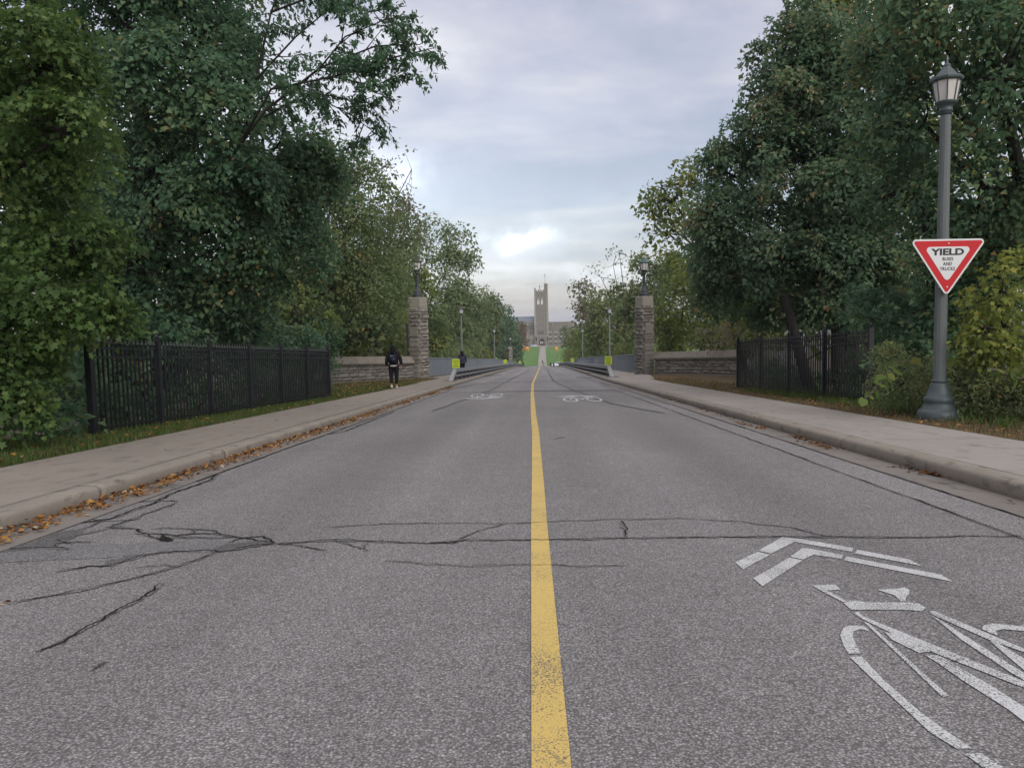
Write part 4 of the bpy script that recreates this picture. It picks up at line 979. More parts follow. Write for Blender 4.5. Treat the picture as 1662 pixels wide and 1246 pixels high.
hp('steps', [(ex0+1, ex1-1, ty0-5, ty0-3.01, HILL-.5, HILL+.45), (ex0+.5, ex1-.5, ty0-6, ty0-5.01, HILL-.5, HILL+.2)], 'walk_concrete')
# left wing: chapel-like hall with slate roof, tall traceried windows
lx0, lx1 = hx(815), tx0-.46
wz = hz(520.5); wy = HY+1.5
hp('wall', [(lx0, lx1, wy, wy+12, HILL-1, wz)], 'hall_stone')
mb = MB(); a, b = lx0-hallx, lx1-hallx; z0 = wz-HILL; z1 = hz(513)-HILL
mb.add([(a, 1.2, z0), (b, 1.2, z0), (b, 7.5, z1), (a, 7.5, z1), (a, 13.8, z0), (b, 13.8, z0), (a, 1.2, z0-.2), (b, 1.2, z0-.2), (b, 13.8, z0-.2), (a, 13.8, z0-.2)], [(0, 1, 2, 3), (3, 2, 5, 4), (6, 7, 1, 0), (9, 6, 0, 3, 4), (7, 8, 5, 2, 1), (6, 9, 8, 7), (8, 9, 4, 5)]); part('roof', mb, 'slate_roof', HB)
hp('eaves', [(lx0, lx1, wy-.5, wy-.25, wz-.9, wz-.35)], 'hall_trim')
for px in (856.6, 841.5): hp('buttress', [(hx(px)-.45, hx(px)+.45, wy-.9, wy-.002, HILL-1, hz(519.5))], 'hall_trim')
for i, px in enumerate((863, 851, 836)):
    hwv = 1.25
    wdw = hp('window', [(hx(px)-hwv, hx(px)+hwv, wy-.08, wy-.004, hz(541.5), hz(529.5))], 'hall_glass')
    mb = MB(); X = hx(px)-hallx; z0 = hz(529.5)-HILL
    mb.add([(X+hwv*math.cos(PI*k/10), wy-HY-.08, z0+1.25*math.sin(PI*k/10)) for k in range(11)], [tuple(range(11))]); part('window_head', mb, 'hall_glass', wdw)
    hp('tracery', [(hx(px)-hwv-.15, hx(px)-hwv+.05, wy-.2, wy-.085, hz(541.5), hz(529.5)), (hx(px)+hwv-.05, hx(px)+hwv+.15, wy-.2, wy-.085, hz(541.5), hz(529.5)), (hx(px)-.5, hx(px)-.38, wy-.2, wy-.085, hz(541.5), hz(526.5)), (hx(px)+.38, hx(px)+.5, wy-.2, wy-.085, hz(541.5), hz(526.5)), (hx(px)-hwv+.06, hx(px)+hwv-.06, wy-.23, wy-.205, hz(537.3), hz(536.4))], 'hall_trim', wdw)
    hp('bay', [(hx(px)-1.6, hx(px)+1.6, wy-1.2, wy-.3, HILL-1, hz(545))], 'hall_trim')
# right wing: lower, flat crenellated, small paired windows
rx0, rx1 = tx1+.46, hx(930); rz = hz(522.5)
hp('wall', [(rx0, rx1, wy, wy+12, HILL-1, rz)], 'hall_stone')
hp('eaves', [(rx0, rx1, wy-.3, wy-.01, rz-.6, rz-.1), (rx0, rx1, wy-.25, wy-.01, hz(531.4), hz(530.6))], 'hall_trim')
hp('buttress', [(hx(896.5)-.3, hx(896.5)+.3, wy-.6, wy-.002, hz(531), rz-.01)], 'hall_trim')
for py in (541, 548.5, 556):
    for px in (893, 902, 910, 918):
        q = hp('window', [(hx(px)-.85, hx(px)-.08, wy-.06, wy-.004, hz(py+2.2), hz(py-.8)), (hx(px)+.08, hx(px)+.85, wy-.06, wy-.004, hz(py+2.2), hz(py-.8))], 'hall_glass')
        hp('window_frame', [(hx(px)-1.0, hx(px)+1.0, wy-.16, wy-.065, hz(py-.8), hz(py-1.6))], 'sign_white', q)

# ------------------------------------------------------------------ foliage
def tmpl(kind):
    if kind == 'maple': o = [(0, 0), (.02, .42), (.28, .22), (.62, .50), (.62, .18), (1, 0), (.62, -.18), (.62, -.50), (.28, -.22), (.02, -.42)]
    elif kind == 'lobed': o = [(0, 0), (.18, .46), (.52, .30), (1, 0), (.52, -.30), (.18, -.46)]
    elif kind == 'blade': o = [(0, .07), (.55, .05), (1, 0), (.55, -.05), (0, -.07)]
    elif kind == 'oval': o = [(0, 0), (.45, .24), (1, 0), (.45, -.24)]
    elif kind == 'round': o = [(0, 0), (-.02, .35), (.3, .5), (.7, .38), (1, 0), (.7, -.38), (.3, -.5), (-.02, -.35)]
    else: o = [(0, 0), (.4, .42), (1, 0), (.4, -.42)]
    return np.array([(u_, v_, .22*abs(v_)-.12*u_*u_) for u_, v_ in o])
def leaf_mesh(name, C, Nn, D, S_, tone, kind, m):
    T_ = tmpl(kind); k = len(T_); n = len(C)
    Nn = Nn/np.linalg.norm(Nn, axis=1, keepdims=True)
    D = D-(D*Nn).sum(1, keepdims=True)*Nn; D /= np.linalg.norm(D, axis=1, keepdims=True)+1e-9
    B = np.cross(Nn, D)
    lat = rng.uniform(.55, 1.15, n)[:, None, None]; cur = rng.uniform(-.6, 2.4, n)[:, None, None]
    V = C[:, None, :]+S_[:, None, None]*(T_[None, :, 0:1]*D[:, None, :]+T_[None, :, 1:2]*lat*B[:, None, :]+T_[None, :, 2:3]*cur*Nn[:, None, :])
    me = bpy.data.meshes.new(name); me.vertices.add(n*k); me.vertices.foreach_set('co', V.reshape(-1).astype(np.float32))
    me.loops.add(n*k); me.loops.foreach_set('vertex_index', np.arange(n*k, dtype=np.int32))
    me.polygons.add(n); me.polygons.foreach_set('loop_start', np.arange(n, dtype=np.int32)*k)
    try: me.polygons.foreach_set('loop_total', np.full(n, k, dtype=np.int32))
    except Exception: pass
    me.materials.append(M[m]); me.update(calc_edges=True)
    a = me.attributes.new('tone', 'FLOAT', 'FACE'); a.data.foreach_set('value', np.clip(tone, 0, 1).astype(np.float32))
    return me
def rnd_dir(n):
    d = rng.normal(size=(n, 3)); return d/np.linalg.norm(d, axis=1, keepdims=True)
TRI = [0]
def tree(name, label, cat, base, lobes, leaf=.12, per=26, spray=.38, dens=1.0, m='leaf_dark', kind='lobed', trunk=.2, gap=.0, bark='bark', lean=None, droop=.0, upb=.5, twigs=14, group=None, fill=.6, clumps=9, tone0=0.0, extra_trunks=(), ground=None):
    """lobes: list of (px, py, rx_px, ry_px, Y[, sparse]) ellipses seen in the photo, turned into ellipsoids in the street"""
    bx, by = base; bz = (terrain_z(bx, by)-.2) if ground is None else ground
    T = thing(name, label, cat, (bx, by, bz), group); TL = np.array(T.location)
    Cs, Ns, Ds, Ss, Ts = [], [], [], [], []
    wood = MB(); tw = MB(); L3 = []
    for lb in lobes:
        px, py, rx, ry, Y = lb[:5]; sp = lb[5] if len(lb) > 5 else 1.0
        c = np.array(W(at(px, py, Y)))-TL; ax = rx/F_PX*Y; az = ry/F_PX*Y; ay = min(max(ax, az)*.85, (ax+az)/2*1.0)
        ay = max(ay, .5)
        L3.append((c, ax, ay, az))
        area = 4*PI*((ax*az)**1.6+(ax*ay)**1.6+(ay*az)**1.6)**(1/1.6)/3**(1/1.6)
        ns = max(6, int(area/(spray*spray*1.1)*dens*sp))
        d = rnd_dir(ns); ph = rng.uniform(0, 6.28, 6)
        irr = 1+.13*np.sin(d[:, 0]*5+ph[0])*np.sin(d[:, 2]*6+ph[1])+.10*np.sin(d[:, 1]*9+ph[2]+d[:, 2]*7)+rng.normal(0, .07, ns)
        rr = (fill+(1-fill)*np.sqrt(rng.uniform(0, 1, ns)))*irr
        P = c+d*rr[:, None]*np.array([ax, ay, az])
        # most sprays gather in smaller clumps set on the ellipsoid, which leaves lit tops and shaded hollows
        nc = int(clumps+rng.integers(0, 4)); cd = rnd_dir(nc); cc = cd*rng.uniform(.45, .80, nc)[:, None]; cr_ = rng.uniform(.26, .46, nc); ct = rng.normal(0, .09, nc)
        wh = rng.choice(nc, ns, p=cr_**2/np.sum(cr_**2)); use = rng.uniform(0, 1, ns) < .74
        d2 = rnd_dir(ns)+cd[wh]*.55+np.array([0, 0, .28]); d2 /= np.linalg.norm(d2, axis=1, keepdims=True)
        P2 = c+(cc[wh]+d2*(cr_[wh]*(.62+.38*np.sqrt(rng.uniform(0, 1, ns)))*rng.normal(1, .12, ns))[:, None])*np.array([ax, ay, az])
        P = np.where(use[:, None], P2, c+(P-c)*.86); d = np.where(use[:, None], d2, d); ctone = np.where(use, ct[wh], -.06)
        if gap:
            f = np.sin(P[:, 0]*2.1/spray*.4+ph[3])*np.sin(P[:, 2]*2.3/spray*.4+ph[4])+np.sin(P[:, 1]*1.7/spray*.4+ph[5])*.5; keep = f > np.quantile(f, gap); P = P[keep]; d = d[keep]; ctone = ctone[keep]
        ns = len(P)
        stone_ = rng.normal(0, .11, ns)+ctone
        k = per
        # spray: leaves in a drooping disc that reaches outward from P
        out = d.copy(); out[:, 2] *= .35; out /= np.linalg.norm(out, axis=1, keepdims=True)+1e-9
        ang = rng.uniform(0, 2*PI, (ns, k)); rad = spray*np.sqrt(rng.uniform(0, 1, (ns, k)))
        side = np.cross(out, np.array([0, 0, 1.0])); side /= np.linalg.norm(side, axis=1, keepdims=True)+1e-9
        nrm = np.array([0, 0, 1.0])*upb+d*.75+rng.normal(0, .25, (ns, 3)); nrm /= np.linalg.norm(nrm, axis=1, keepdims=True)
        e1 = side; e2 = np.cross(nrm, e1); e2 /= np.linalg.norm(e2, axis=1, keepdims=True); e1 = np.cross(e2, nrm)
        off = e1[:, None, :]*(rad*np.cos(ang))[..., None]*.8+e2[:, None, :]*(rad*np.sin(ang))[..., None]*1.15
        off += nrm[:, None, :]*rng.normal(0, spray*.16, (ns, k))[..., None]; off[..., 2] -= (rad**2)/spray*(.22+droop)
        C = P[:, None, :]+off
        LN = nrm[:, None, :]+rng.normal(0, .42, (ns, k, 3)); LD = off/(np.linalg.norm(off, axis=2, keepdims=True)+1e-6)+rng.normal(0, .45, (ns, k, 3)); LD[..., 2] -= .25+droop*1.5
        tn = .42+stone_[:, None]+rng.normal(0, .13, (ns, k))+tone0+(rng.uniform(0, 1, (ns, k)) > .965)*.35
        Cs.append(C.reshape(-1, 3)); Ns.append(LN.reshape(-1, 3)); Ds.append(LD.reshape(-1, 3)); Ss.append(leaf*rng.uniform(.6, 1.25, ns*k)); Ts.append(tn.reshape(-1))
        # limb and twigs
        if trunk:
            for _ in range(min(twigs, ns)):
                q = P[rng.integers(ns)]; mid = c+(q-c)*.5+rng.normal(0, .08*ax, 3); tw.tube([c, mid, q], [max(.006, trunk*.13), max(.004, trunk*.08), .003+trunk*.02], 4)
    C = np.concatenate(Cs); me = leaf_mesh('foliage', C, np.concatenate(Ns), np.concatenate(Ds), np.concatenate(Ss), np.concatenate(Ts), kind, m)
    TRI[0] += len(C)*(len(tmpl(kind))-2)
    o = obj('crown', me, T)
    if trunk:
        top = np.mean([l[0] for l in L3], axis=0); ztop = max(l[0][2] for l in L3)
        j = np.array([lean[0] if lean else 0, 0, 0])
        fork = np.array([top[0]*.35+j[0], top[1]*.35, ztop*.45])
        p0 = np.zeros(3); p1 = fork*.5+np.array([rng.normal(0, .1), rng.normal(0, .1), 0])
        wood.tube([p0-np.array([0, 0, .3]), p0+np.array([0, 0, .15]), p1, fork], [trunk*1.35, trunk*1.08, trunk*.9, trunk*.75], 10)
        tag(obj('trunk', wood.mesh('trunk', bark, True), T), None)
        for (c, ax, ay, az) in L3:
            m1 = fork+(c-fork)*.45+np.array([rng.normal(0, .12), rng.normal(0, .12), .12*np.linalg.norm(c-fork)])
            b_ = MB(); b_.tube([fork*.96, fork+(c-fork)*.12+np.array([0, 0, .1]), m1, c], [trunk*.6, trunk*.5, trunk*.34, trunk*.16], 7); obj('limb', b_.mesh('limb', bark, True), T)
        tag(obj('twigs', tw.mesh('twigs', bark), T), kind='stuff')
        for (x1, y1, x2, y2, Y2, r_) in extra_trunks:
            a = np.array(W(at(x1, y1, Y2)))-TL; b2 = np.array(W(at(x2, y2, Y2)))-TL; b_ = MB(); b_.tube([a, (a+b2)/2+rng.normal(0, .03, 3), b2], [r_, r_*.9, r_*.8], 9); obj('trunk', b_.mesh('trunk', bark, True), T)
    return T
# ---- left side, nearest first
tree('maple_tree', 'bright green leafy maple at the near left edge, in front of the black fence', 'tree', (-7.6, 8.6),
     [(70,110,95,95,8.2),(100,215,85,75,8.0),(20,260,120,130,8.6),(110,395,100,80,8.6),(60,470,120,80,8.2),(150,515,72,36,8.8),(0,570,90,80,8.2),(0,650,75,60,7.9),(60,600,50,60,9.3),(20,40,90,100,8.6),(-140,300,170,300,9.0,.6)],
     leaf=.072, per=36, spray=.24, dens=1.25, m='leaf_fresh', kind='maple', trunk=.13, twigs=22, gap=.16, fill=.6, clumps=12, tone0=-.12)
tree('maple_tree', 'huge dark green maple behind the long black fence on the left', 'tree', (-9.3, 16.5),
     [(230,60,150,120,15),(330,160,150,110,14.5),(430,260,120,100,15.5),(300,330,170,110,15),(430,370,110,90,16.5),(200,420,150,110,15.5),(500,300,70,80,16.5),(150,230,130,150,17),(340,460,150,70,16.5),(250,-60,200,110,15,.7),(520,240,45,40,16.5),(330,60,90,90,15)],
     leaf=.10, per=46, spray=.40, dens=1.3, m='leaf_dark', kind='lobed', trunk=.24, gap=.12, twigs=12,
     extra_trunks=((188,640,184,470,15.5,.13),(216,640,218,480,16.5,.10)))
tree('understory_tree', 'dark shrubby tree filling the shade right behind the left fence', 'tree', (-8.6, 13.0),
     [(200,560,150,60,14.5),(100,640,70,60,11.5),(330,540,130,50,18),(430,560,100,40,22),(500,550,60,45,28),(300,600,120,45,17.5),(230,655,80,38,12.5),(330,640,80,34,15.2),(430,622,70,30,19),(490,612,50,26,23),(60,690,70,40,9.5)],
     leaf=.12, per=18, spray=.34, dens=.95, m='leaf_dark', kind='lobed', trunk=.09, twigs=6, tone0=-.04)
tree('tall_tree', 'thin autumn tinged tree with small twigs standing up behind the left maple', 'tree', (-9.5, 27),
     [(560,400,90,120,30),(500,450,110,80,29),(600,340,62,75,31),(560,270,50,55,30,.8),(625,400,45,80,33),(600,470,70,60,31),(530,330,70,80,30)],
     leaf=.13, per=30, spray=.5, dens=1.1, m='leaf_mid', kind='kite', trunk=.16, gap=.22, twigs=16)
tree('tall_tree', 'sparse tree top with orange leaves and bare twigs against the sky left of the pier', 'tree', (-11.5, 46),
     [(640,320,42,62,45,.42),(655,370,38,55,45,.5),(615,300,40,45,44,.5),(668,275,20,45,45,.14),(600,400,60,60,45,.8)],
     leaf=.22, per=12, spray=.6, dens=.9, m='leaf_brownish', kind='kite', trunk=.12, gap=.3, twigs=60)
tree('leafy_tree', 'dark bushy tree just above the left stone wall', 'tree', (-13.5, 43),
     [(480,530,80,55,38),(560,530,70,50,42),(615,490,55,50,45),(630,545,40,40,46),(560,480,90,60,42),(645,440,35,50,46),(400,530,60,45,32)],
     leaf=.17, per=26, spray=.55, dens=1.15, m='leaf_mid', kind='kite', trunk=.15, twigs=8, tone0=-.06)
tree('young_shrub', 'yellow green shrub behind the left stone wall by the walking person', 'shrub', (-8.6, 42.5),
     [(650,560,26,22,43),(612,566,30,18,42.5),(583,570,24,12,41),(655,530,12,24,43,.6)], leaf=.17, per=12, spray=.32, dens=.8, m='leaf_yellow', kind='oval', trunk=.04, twigs=10, tone0=-.08)
tree('poplar_tree', 'pale green poplar with sky showing through, right of the left stone pier', 'tree', (-14, 72),
     [(700,390,36,48,72,.72),(748,392,32,46,72,.6),(720,450,64,48,72,.8),(768,440,22,44,72,.5),(690,500,66,55,72),(750,500,62,45,72),(710,550,70,40,72)],
     leaf=.30, per=20, spray=.8, dens=.95, m='leaf_grey', kind='kite', trunk=.22, gap=.28, twigs=12, bark='bark_pale', upb=.4)
tree('leafy_tree', 'yellowing tree squeezed between the left stone pier and the poplar', 'tree', (-13, 58),
     [(662,480,40,60,58),(648,430,26,40,58,.8),(692,560,34,34,60)], leaf=.28, per=14, spray=.7, dens=1.0, m='leaf_olive', kind='kite', trunk=.15, twigs=6, tone0=-.12)
tree('leafy_tree', 'olive green tree behind the nearest lamp on the left bridge railing', 'tree', (-17, 115),
     [(775,505,46,48,116),(735,545,60,42,112),(782,540,30,40,116),(798,498,16,26,118,.7)], leaf=.36, per=24, spray=1.0, dens=1.25, m='leaf_mid', kind='kite', trunk=.25, twigs=6)
tree('yellow_shrub', 'bright yellow bush behind the left bridge railing', 'shrub', (-10.5, 108),
     [(776,571,22,12,108),(790,573,12,9,117),(756,576,14,8,104)], leaf=.3, per=15, spray=.6, dens=1.2, m='leaf_yellow', kind='kite', trunk=.05, twigs=4)
tree('dark_tree', 'dark tree behind the second lamp on the left railing', 'tree', (-17, 178),
     [(804,530,28,40,176),(820,540,18,32,180),(794,560,26,28,170),(838,562,10,18,182),(822,570,16,14,186)], leaf=.6, per=15, spray=1.3, dens=1.2, m='leaf_dark', kind='kite', trunk=.3, twigs=5, tone0=.1)
tree('dark_tree', 'second dark tree beside the left wing of the distant hall', 'tree', (-20, 190),
     [(830,548,14,30,190),(820,560,18,24,185),(836,575,7,12,190)], leaf=.8, per=14, spray=1.6, dens=1.2, m='leaf_dark', kind='kite', trunk=.3, twigs=5, tone0=.2)
tree('russet_tree', 'small russet autumn tree in front of the hall left of the tower', 'tree', (-10, 300),
     [(845,538,7,15,300),(848,550,6,10,300),(838,556,7,12,300)], leaf=1.0, per=13, spray=1.8, dens=1.1, m='leaf_russet', kind='kite', trunk=.3, twigs=4)
# ---- right side
tree('maple_tree', 'large full maple behind the short black fence on the right', 'tree', (8.8, 21),
     [(1290,300,110,110,20),(1200,340,72,95,20.5),(1300,170,95,95,20.5),(1262,110,62,75,21,.85),(1250,225,66,60,20.5),(1390,330,110,120,19.5),(1320,430,120,70,19.5),(1220,430,90,55,21),(1180,280,45,50,21,.8),(1165,400,45,50,21.5),(1420,440,80,60,19),(1400,180,90,110,20),(1330,50,80,70,20.5,.8),(1190,195,22,22,21,.4),(1290,492,90,38,20.5),(1385,490,70,40,20),(1180,470,50,40,21.5)],
     leaf=.118, per=48, spray=.44, dens=1.3, m='leaf_maple_dull', kind='lobed', trunk=.2, gap=.16, twigs=12, fill=.6,
     extra_trunks=((1316,640,1272,480,19.5,.15),(1362,640,1352,470,20,.16)))
tree('maple_tree', 'tall dark maple behind the yield sign with golden leaves at its top', 'tree', (9.6, 13.5),
     [(1520,60,120,80,13.5),(1620,130,90,110,12.5),(1500,200,100,80,14),(1600,300,100,90,13),(1480,310,70,80,14.5),(1560,400,100,60,13.5),(1440,70,60,70,15),(1700,250,100,200,12.5,.7),(1550,-60,160,90,13.5,.7)],
     leaf=.098, per=42, spray=.38, dens=1.2, m='leaf_dark', kind='lobed', trunk=.2, gap=.26, twigs=14, tone0=.12,
     extra_trunks=((1520,640,1500,330,14.0,.09),(1640,560,1600,330,13.5,.10)))
tree('understory_tree', 'dark undergrowth tree filling the shade behind the right lamp post', 'tree', (9.2, 15.5),
     [(1440,520,60,70,15),(1500,500,60,70,14),(1480,590,60,50,13.5),(1420,590,40,50,15),(1570,500,70,60,13.5),(1620,420,70,60,13.5),(1400,510,40,40,17),(1250,615,60,28,24),(1350,615,60,32,20),(1400,620,40,30,17)],
     leaf=.12, per=18, spray=.34, dens=1.0, m='leaf_dark', kind='lobed', trunk=.08, twigs=6, tone0=-.02)
tree('yellow_shrub', 'yellow green maple shrub right of the yield sign at the right edge', 'shrub', (7.6, 10.4),
     [(1625,470,52,48,10.2),(1600,530,46,45,10),(1650,560,48,50,9.9),(1660,430,30,40,10.2),(1590,590,36,40,10.2)],
     leaf=.08, per=18, spray=.22, dens=.8, m='leaf_yellow', kind='maple', trunk=.03, twigs=26, gap=.3, tone0=-.16)
tree('weed_thicket', 'brownish flowering weeds around the foot of the right lamp post', 'shrub', (6.6, 10.6),
     [(1462,622,48,42,11.2),(1500,600,40,30,11.4),(1450,580,36,26,11.8),(1585,640,46,38,10.2),(1640,650,42,42,9.9),(1600,610,50,36,10.4),(1500,655,30,22,11.0),(1690,650,50,60,9.6)],
     leaf=.055, per=22, spray=.16, dens=1.1, m='leaf_mid', kind='oval', trunk=.015, twigs=24, upb=.4, tone0=.12)
tree('airy_tree', 'light airy tree with leaves against the sky left of the big right maple', 'tree', (9.5, 34),
     [(1095,325,52,56,32,.75),(1058,345,30,30,32,.5),(1130,390,48,60,33,.9),(1072,300,26,34,32,.4),(1130,300,40,50,32,.8),(1085,380,45,40,32,.7)],
     leaf=.19, per=12, spray=.5, dens=.95, m='leaf_olive', kind='lobed', trunk=.12, gap=.25, twigs=46, upb=.4, tone0=-.1)
tree('leafy_tree', 'yellow green spreading tree behind the right stone pier and wall', 'tree', (11, 47),
     [(1110,500,60,50,46),(1150,470,50,50,45),(1170,530,60,38,42),(1085,540,36,40,47),(1120,440,45,40,47),(1210,500,50,45,38)],
     leaf=.23, per=15, spray=.55, dens=1.0, m='leaf_olive', kind='kite', trunk=.14, gap=.15, twigs=20, tone0=-.16)
tree('autumn_shrub', 'pinkish yellow autumn shrub above the right stone wall', 'shrub', (9.6, 33),
     [(1205,535,44,26,33),(1165,548,32,18,36),(1235,550,24,20,30)], leaf=.14, per=13, spray=.36, dens=.85, m='leaf_brownish', kind='oval', trunk=.05, twigs=18, tone0=.18)
tree('leafy_tree', 'dense green tree behind the lantern of the right stone pier', 'tree', (15, 80),
     [(1050,450,36,42,80),(1020,480,40,40,82),(1075,480,36,50,78),(1040,530,50,48,80),(1085,420,26,30,78)], leaf=.36, per=15, spray=.9, dens=1.15, m='leaf_mid', kind='kite', trunk=.25, twigs=5, tone0=.08)
tree('bare_tree', 'nearly bare grey tree left of the right stone pier', 'tree', (12, 95),
     [(995,430,30,34,95,.14),(975,450,26,28,95,.2),(1005,410,20,22,95,.10)], leaf=.34, per=7, spray=1.1, dens=.8, m='leaf_grey', kind='kite', trunk=.18, twigs=60)
tree('leafy_tree', 'rounded olive tree behind the nearest lamp on the right bridge railing', 'tree', (15, 122),
     [(1000,525,44,46,122),(972,550,36,36,124),(1010,560,40,30,120),(985,495,34,30,124)], leaf=.5, per=15, spray=1.15, dens=1.15, m='leaf_olive', kind='kite', trunk=.3, twigs=5, tone0=-.14)
tree('reddish_tree', 'thinning brownish tree above the second lamp on the right railing', 'tree', (14, 135),
     [(950,475,26,26,135,.55),(938,460,14,10,135,.35),(960,510,32,28,135),(940,500,18,26,136,.8)], leaf=.55, per=13, spray=1.3, dens=1.0, m='leaf_brownish', kind='kite', trunk=.25, gap=.2, twigs=20)
tree('leafy_tree', 'green tree at the far right end of the bridge beside the hill lawn', 'tree', (13, 170),
     [(946,560,24,30,168),(930,562,12,24,172),(955,545,26,36,160),(968,580,20,16,150),(919,548,8,18,180,.8)], leaf=.7, per=15, spray=1.5, dens=1.2, m='leaf_olive', kind='kite', trunk=.3, twigs=5, tone0=-.2)
tree('golden_tree', 'golden topped tree rising high behind the two right maples', 'tree', (12, 27),
     [(1400,25,90,55,24),(1480,55,70,60,24),(1330,5,60,40,24.5,.7),(1440,-30,110,50,24)], leaf=.17, per=20, spray=.5, dens=1.0, m='leaf_olive', kind='lobed', trunk=.2, gap=.2, twigs=14, tone0=.05)
tree('yellow_shrub', 'yellow tinged low branches between the dark maple and the left stone wall', 'tree', (-9.5, 24),
     [(430,500,46,28,23),(480,470,36,26,24),(395,470,30,22,22),(520,520,30,24,26,.7)], leaf=.12, per=16, spray=.36, dens=.6, m='leaf_olive', kind='lobed', trunk=.05, twigs=20, tone0=-.12)
# woodland masses that close the view behind the individual trees
def woods(name, lobes, m, leaf, spray):
    t = tree(name, None, None, (lobes[0][0]*0+(-40 if lobes[0][0] < 831 else 40), 90), lobes, leaf=leaf, per=14, spray=spray, dens=1.15, m=m, kind='kite', trunk=0, tone0=-.05)
    c = t.children[0]; mw = c.matrix_world; me = c.data; L = t.location.copy()
    bpy.data.objects.remove(t); c.parent = None; c.location = L; c.name = name; tag(c, kind='stuff')
woods('woodland', [(60,350,260,200,26),(300,420,260,150,30),(100,560,220,90,22),(450,520,200,70,42),(620,540,110,60,60),(720,570,80,40,95),(760,580,45,24,175),(-200,250,300,300,28)], 'leaf_mid', .3, .8)
woods('woodland', [(1500,350,200,170,27),(1620,500,200,120,22),(1350,500,180,80,30),(1180,530,120,50,60),(1060,570,70,40,90),(960,580,60,26,150),(1800,250,300,300,28)], 'leaf_olive', .3, .8)

# ---- overhanging tree with drooping sprays at the top left
def overhang():
    Y0 = 13.0
    T = thing('overhanging_tree', 'tall tree whose drooping branches reach out over the street at the upper left', 'tree', (-10.0, 18.0, -2.5)); TL = np.array(T.location)
    P = lambda px, py, Y: np.array(W(at(px, py, Y)))-TL
    base = np.array([0, 0, 0.0]); f = P(345, 260, 17.0)
    mb = MB(); mb.tube([base, base+(f-base)*.5+np.array([.1, 0, 0]), f], [.15, .12, .07], 10); part('trunk', mb, 'bark', T, True)
    limbs = [([(392,232),(415,130),(440,20),(470,-60)], 14.2, .085), ([(392,232),(430,180),(520,110),(610,75),(675,72)], 13.2, .075), ([(395,225),(440,145),(540,125),(630,95),(705,78)], 12.6, .06), ([(430,190),(500,150),(575,190),(620,225)], 13.4, .045),
             ([(440,20),(520,-10),(600,20),(660,10)], 13.6, .05), ([(420,130),(360,60),(350,-20)], 14.6, .05), ([(520,110),(560,60),(630,30),(665,55)], 13.0, .04), ([(540,125),(610,140),(655,115),(680,128)], 12.6, .035), ([(500,150),(560,160),(610,170)], 13.0, .03), ([(415,130),(480,60),(540,10),(580,-50)], 13.8, .05)]
    Cs, Ns, Ds, Ss, Ts = [], [], [], [], []
    tw = MB()
    def sprig(a, dr, L):
        n = 9; pts = [a]; v_ = dr/np.linalg.norm(dr)
        for i in range(5): v_ = v_+np.array([0, 0, -.16])+rng.normal(0, .08, 3); v_ /= np.linalg.norm(v_); pts.append(pts[-1]+v_*L/5)
        tw.tube(pts, [.006, .005, .004, .003, .003, .002], 3)
        for i in range(1, 6):
            for _ in range(5):
                p = pts[i]+rng.normal(0, .03, 3); d = v_*.5+rng.normal(0, .55, 3)+np.array([0, 0, -.75]); Cs.append(p); Ds.append(d); Ns.append(rng.normal(0, 1, 3)+np.array([0, 0, .7])); Ss.append(rng.uniform(.075, .12)); Ts.append(.35+rng.normal(0, .15))
    for pts, Y, r_ in limbs:
        r_ *= .40; Q = [P(x, y, Y+rng.normal(0, .1)) for x, y in pts]; m_ = len(Q)
        mb = MB(); mb.tube(Q, [r_*(1-.75*i/(m_-1)) for i in range(m_)], 6); part('limb', mb, 'bark', T, True)
        segL = sum(np.linalg.norm(Q[i+1]-Q[i]) for i in range(m_-1))
        for i in range(m_-1):
            L = np.linalg.norm(Q[i+1]-Q[i]); n = int(L/.10)
            for k in range(n):
                t = rng.uniform(0, 1); s = (i+t)/(m_-1)
                if s < .16: continue
                a = Q[i]+(Q[i+1]-Q[i])*t; d = (Q[i+1]-Q[i])/L
                dr = d*.7+rng.normal(0, .75, 3)*np.array([1, 1, .6]); dr /= np.linalg.norm(dr)
                b_ = a+dr*rng.uniform(.1, .58)*(1.1-.5*s); tw.tube([a, (a+b_)/2+rng.normal(0, .02, 3), b_], [.012, .008, .006], 4)
                for _ in range(2): sprig(b_+(a-b_)*rng.uniform(0, .6), dr+rng.normal(0, .4, 3), rng.uniform(.22, .42))
    me = leaf_mesh('foliage', np.array(Cs), np.array(Ns), np.array(Ds), np.array(Ss), np.array(Ts)-.08, 'oval', 'leaf_dark'); obj('crown', me, T)
    tag(obj('twigs', tw.mesh('twigs', 'bark'), T), kind='stuff')
overhang()

# ---- broad leaved vines by the right lamp
def vine(name, label, pts, Y, n, size, m='leaf_lime'):
    T = thing(name, label, 'plant', (*[a for a in at(pts[0][0], pts[0][1], Y)[:2]], .1)); TL = np.array(T.location)
    Q = [np.array(W(at(x, y, Y+i*.1)))-TL for i, (x, y) in enumerate(pts)]
    mb = MB(); mb.tube(Q, [.012]*len(Q), 5); part('stem', mb, 'bark_pale', T)
    N_ = len(Q)-1; T_ = tmpl('round'); k = len(T_)
    for i in range(n):
        t = i/(n-1)*N_; j = min(int(t), N_-1); p = Q[j]+(Q[j+1]-Q[j])*(t-j); s = 1 if i % 2 else -1
        nn = np.array([rng.normal(0, .45), -.7+rng.normal(0, .25), .7+rng.normal(0, .3)]); dd = np.array([s*.6+rng.normal(0, .35), -.1+rng.normal(0, .3), -.6+rng.normal(0, .3)])
        me = leaf_mesh('leaf', np.array([p+np.array([s*.02, -.03, 0])]), np.array([nn]), np.array([dd]), np.array([size*rng.uniform(.5, 1.2)]), np.array([rng.uniform(.1, .75)]), 'round', m); obj('leaf', me, T)
    return T
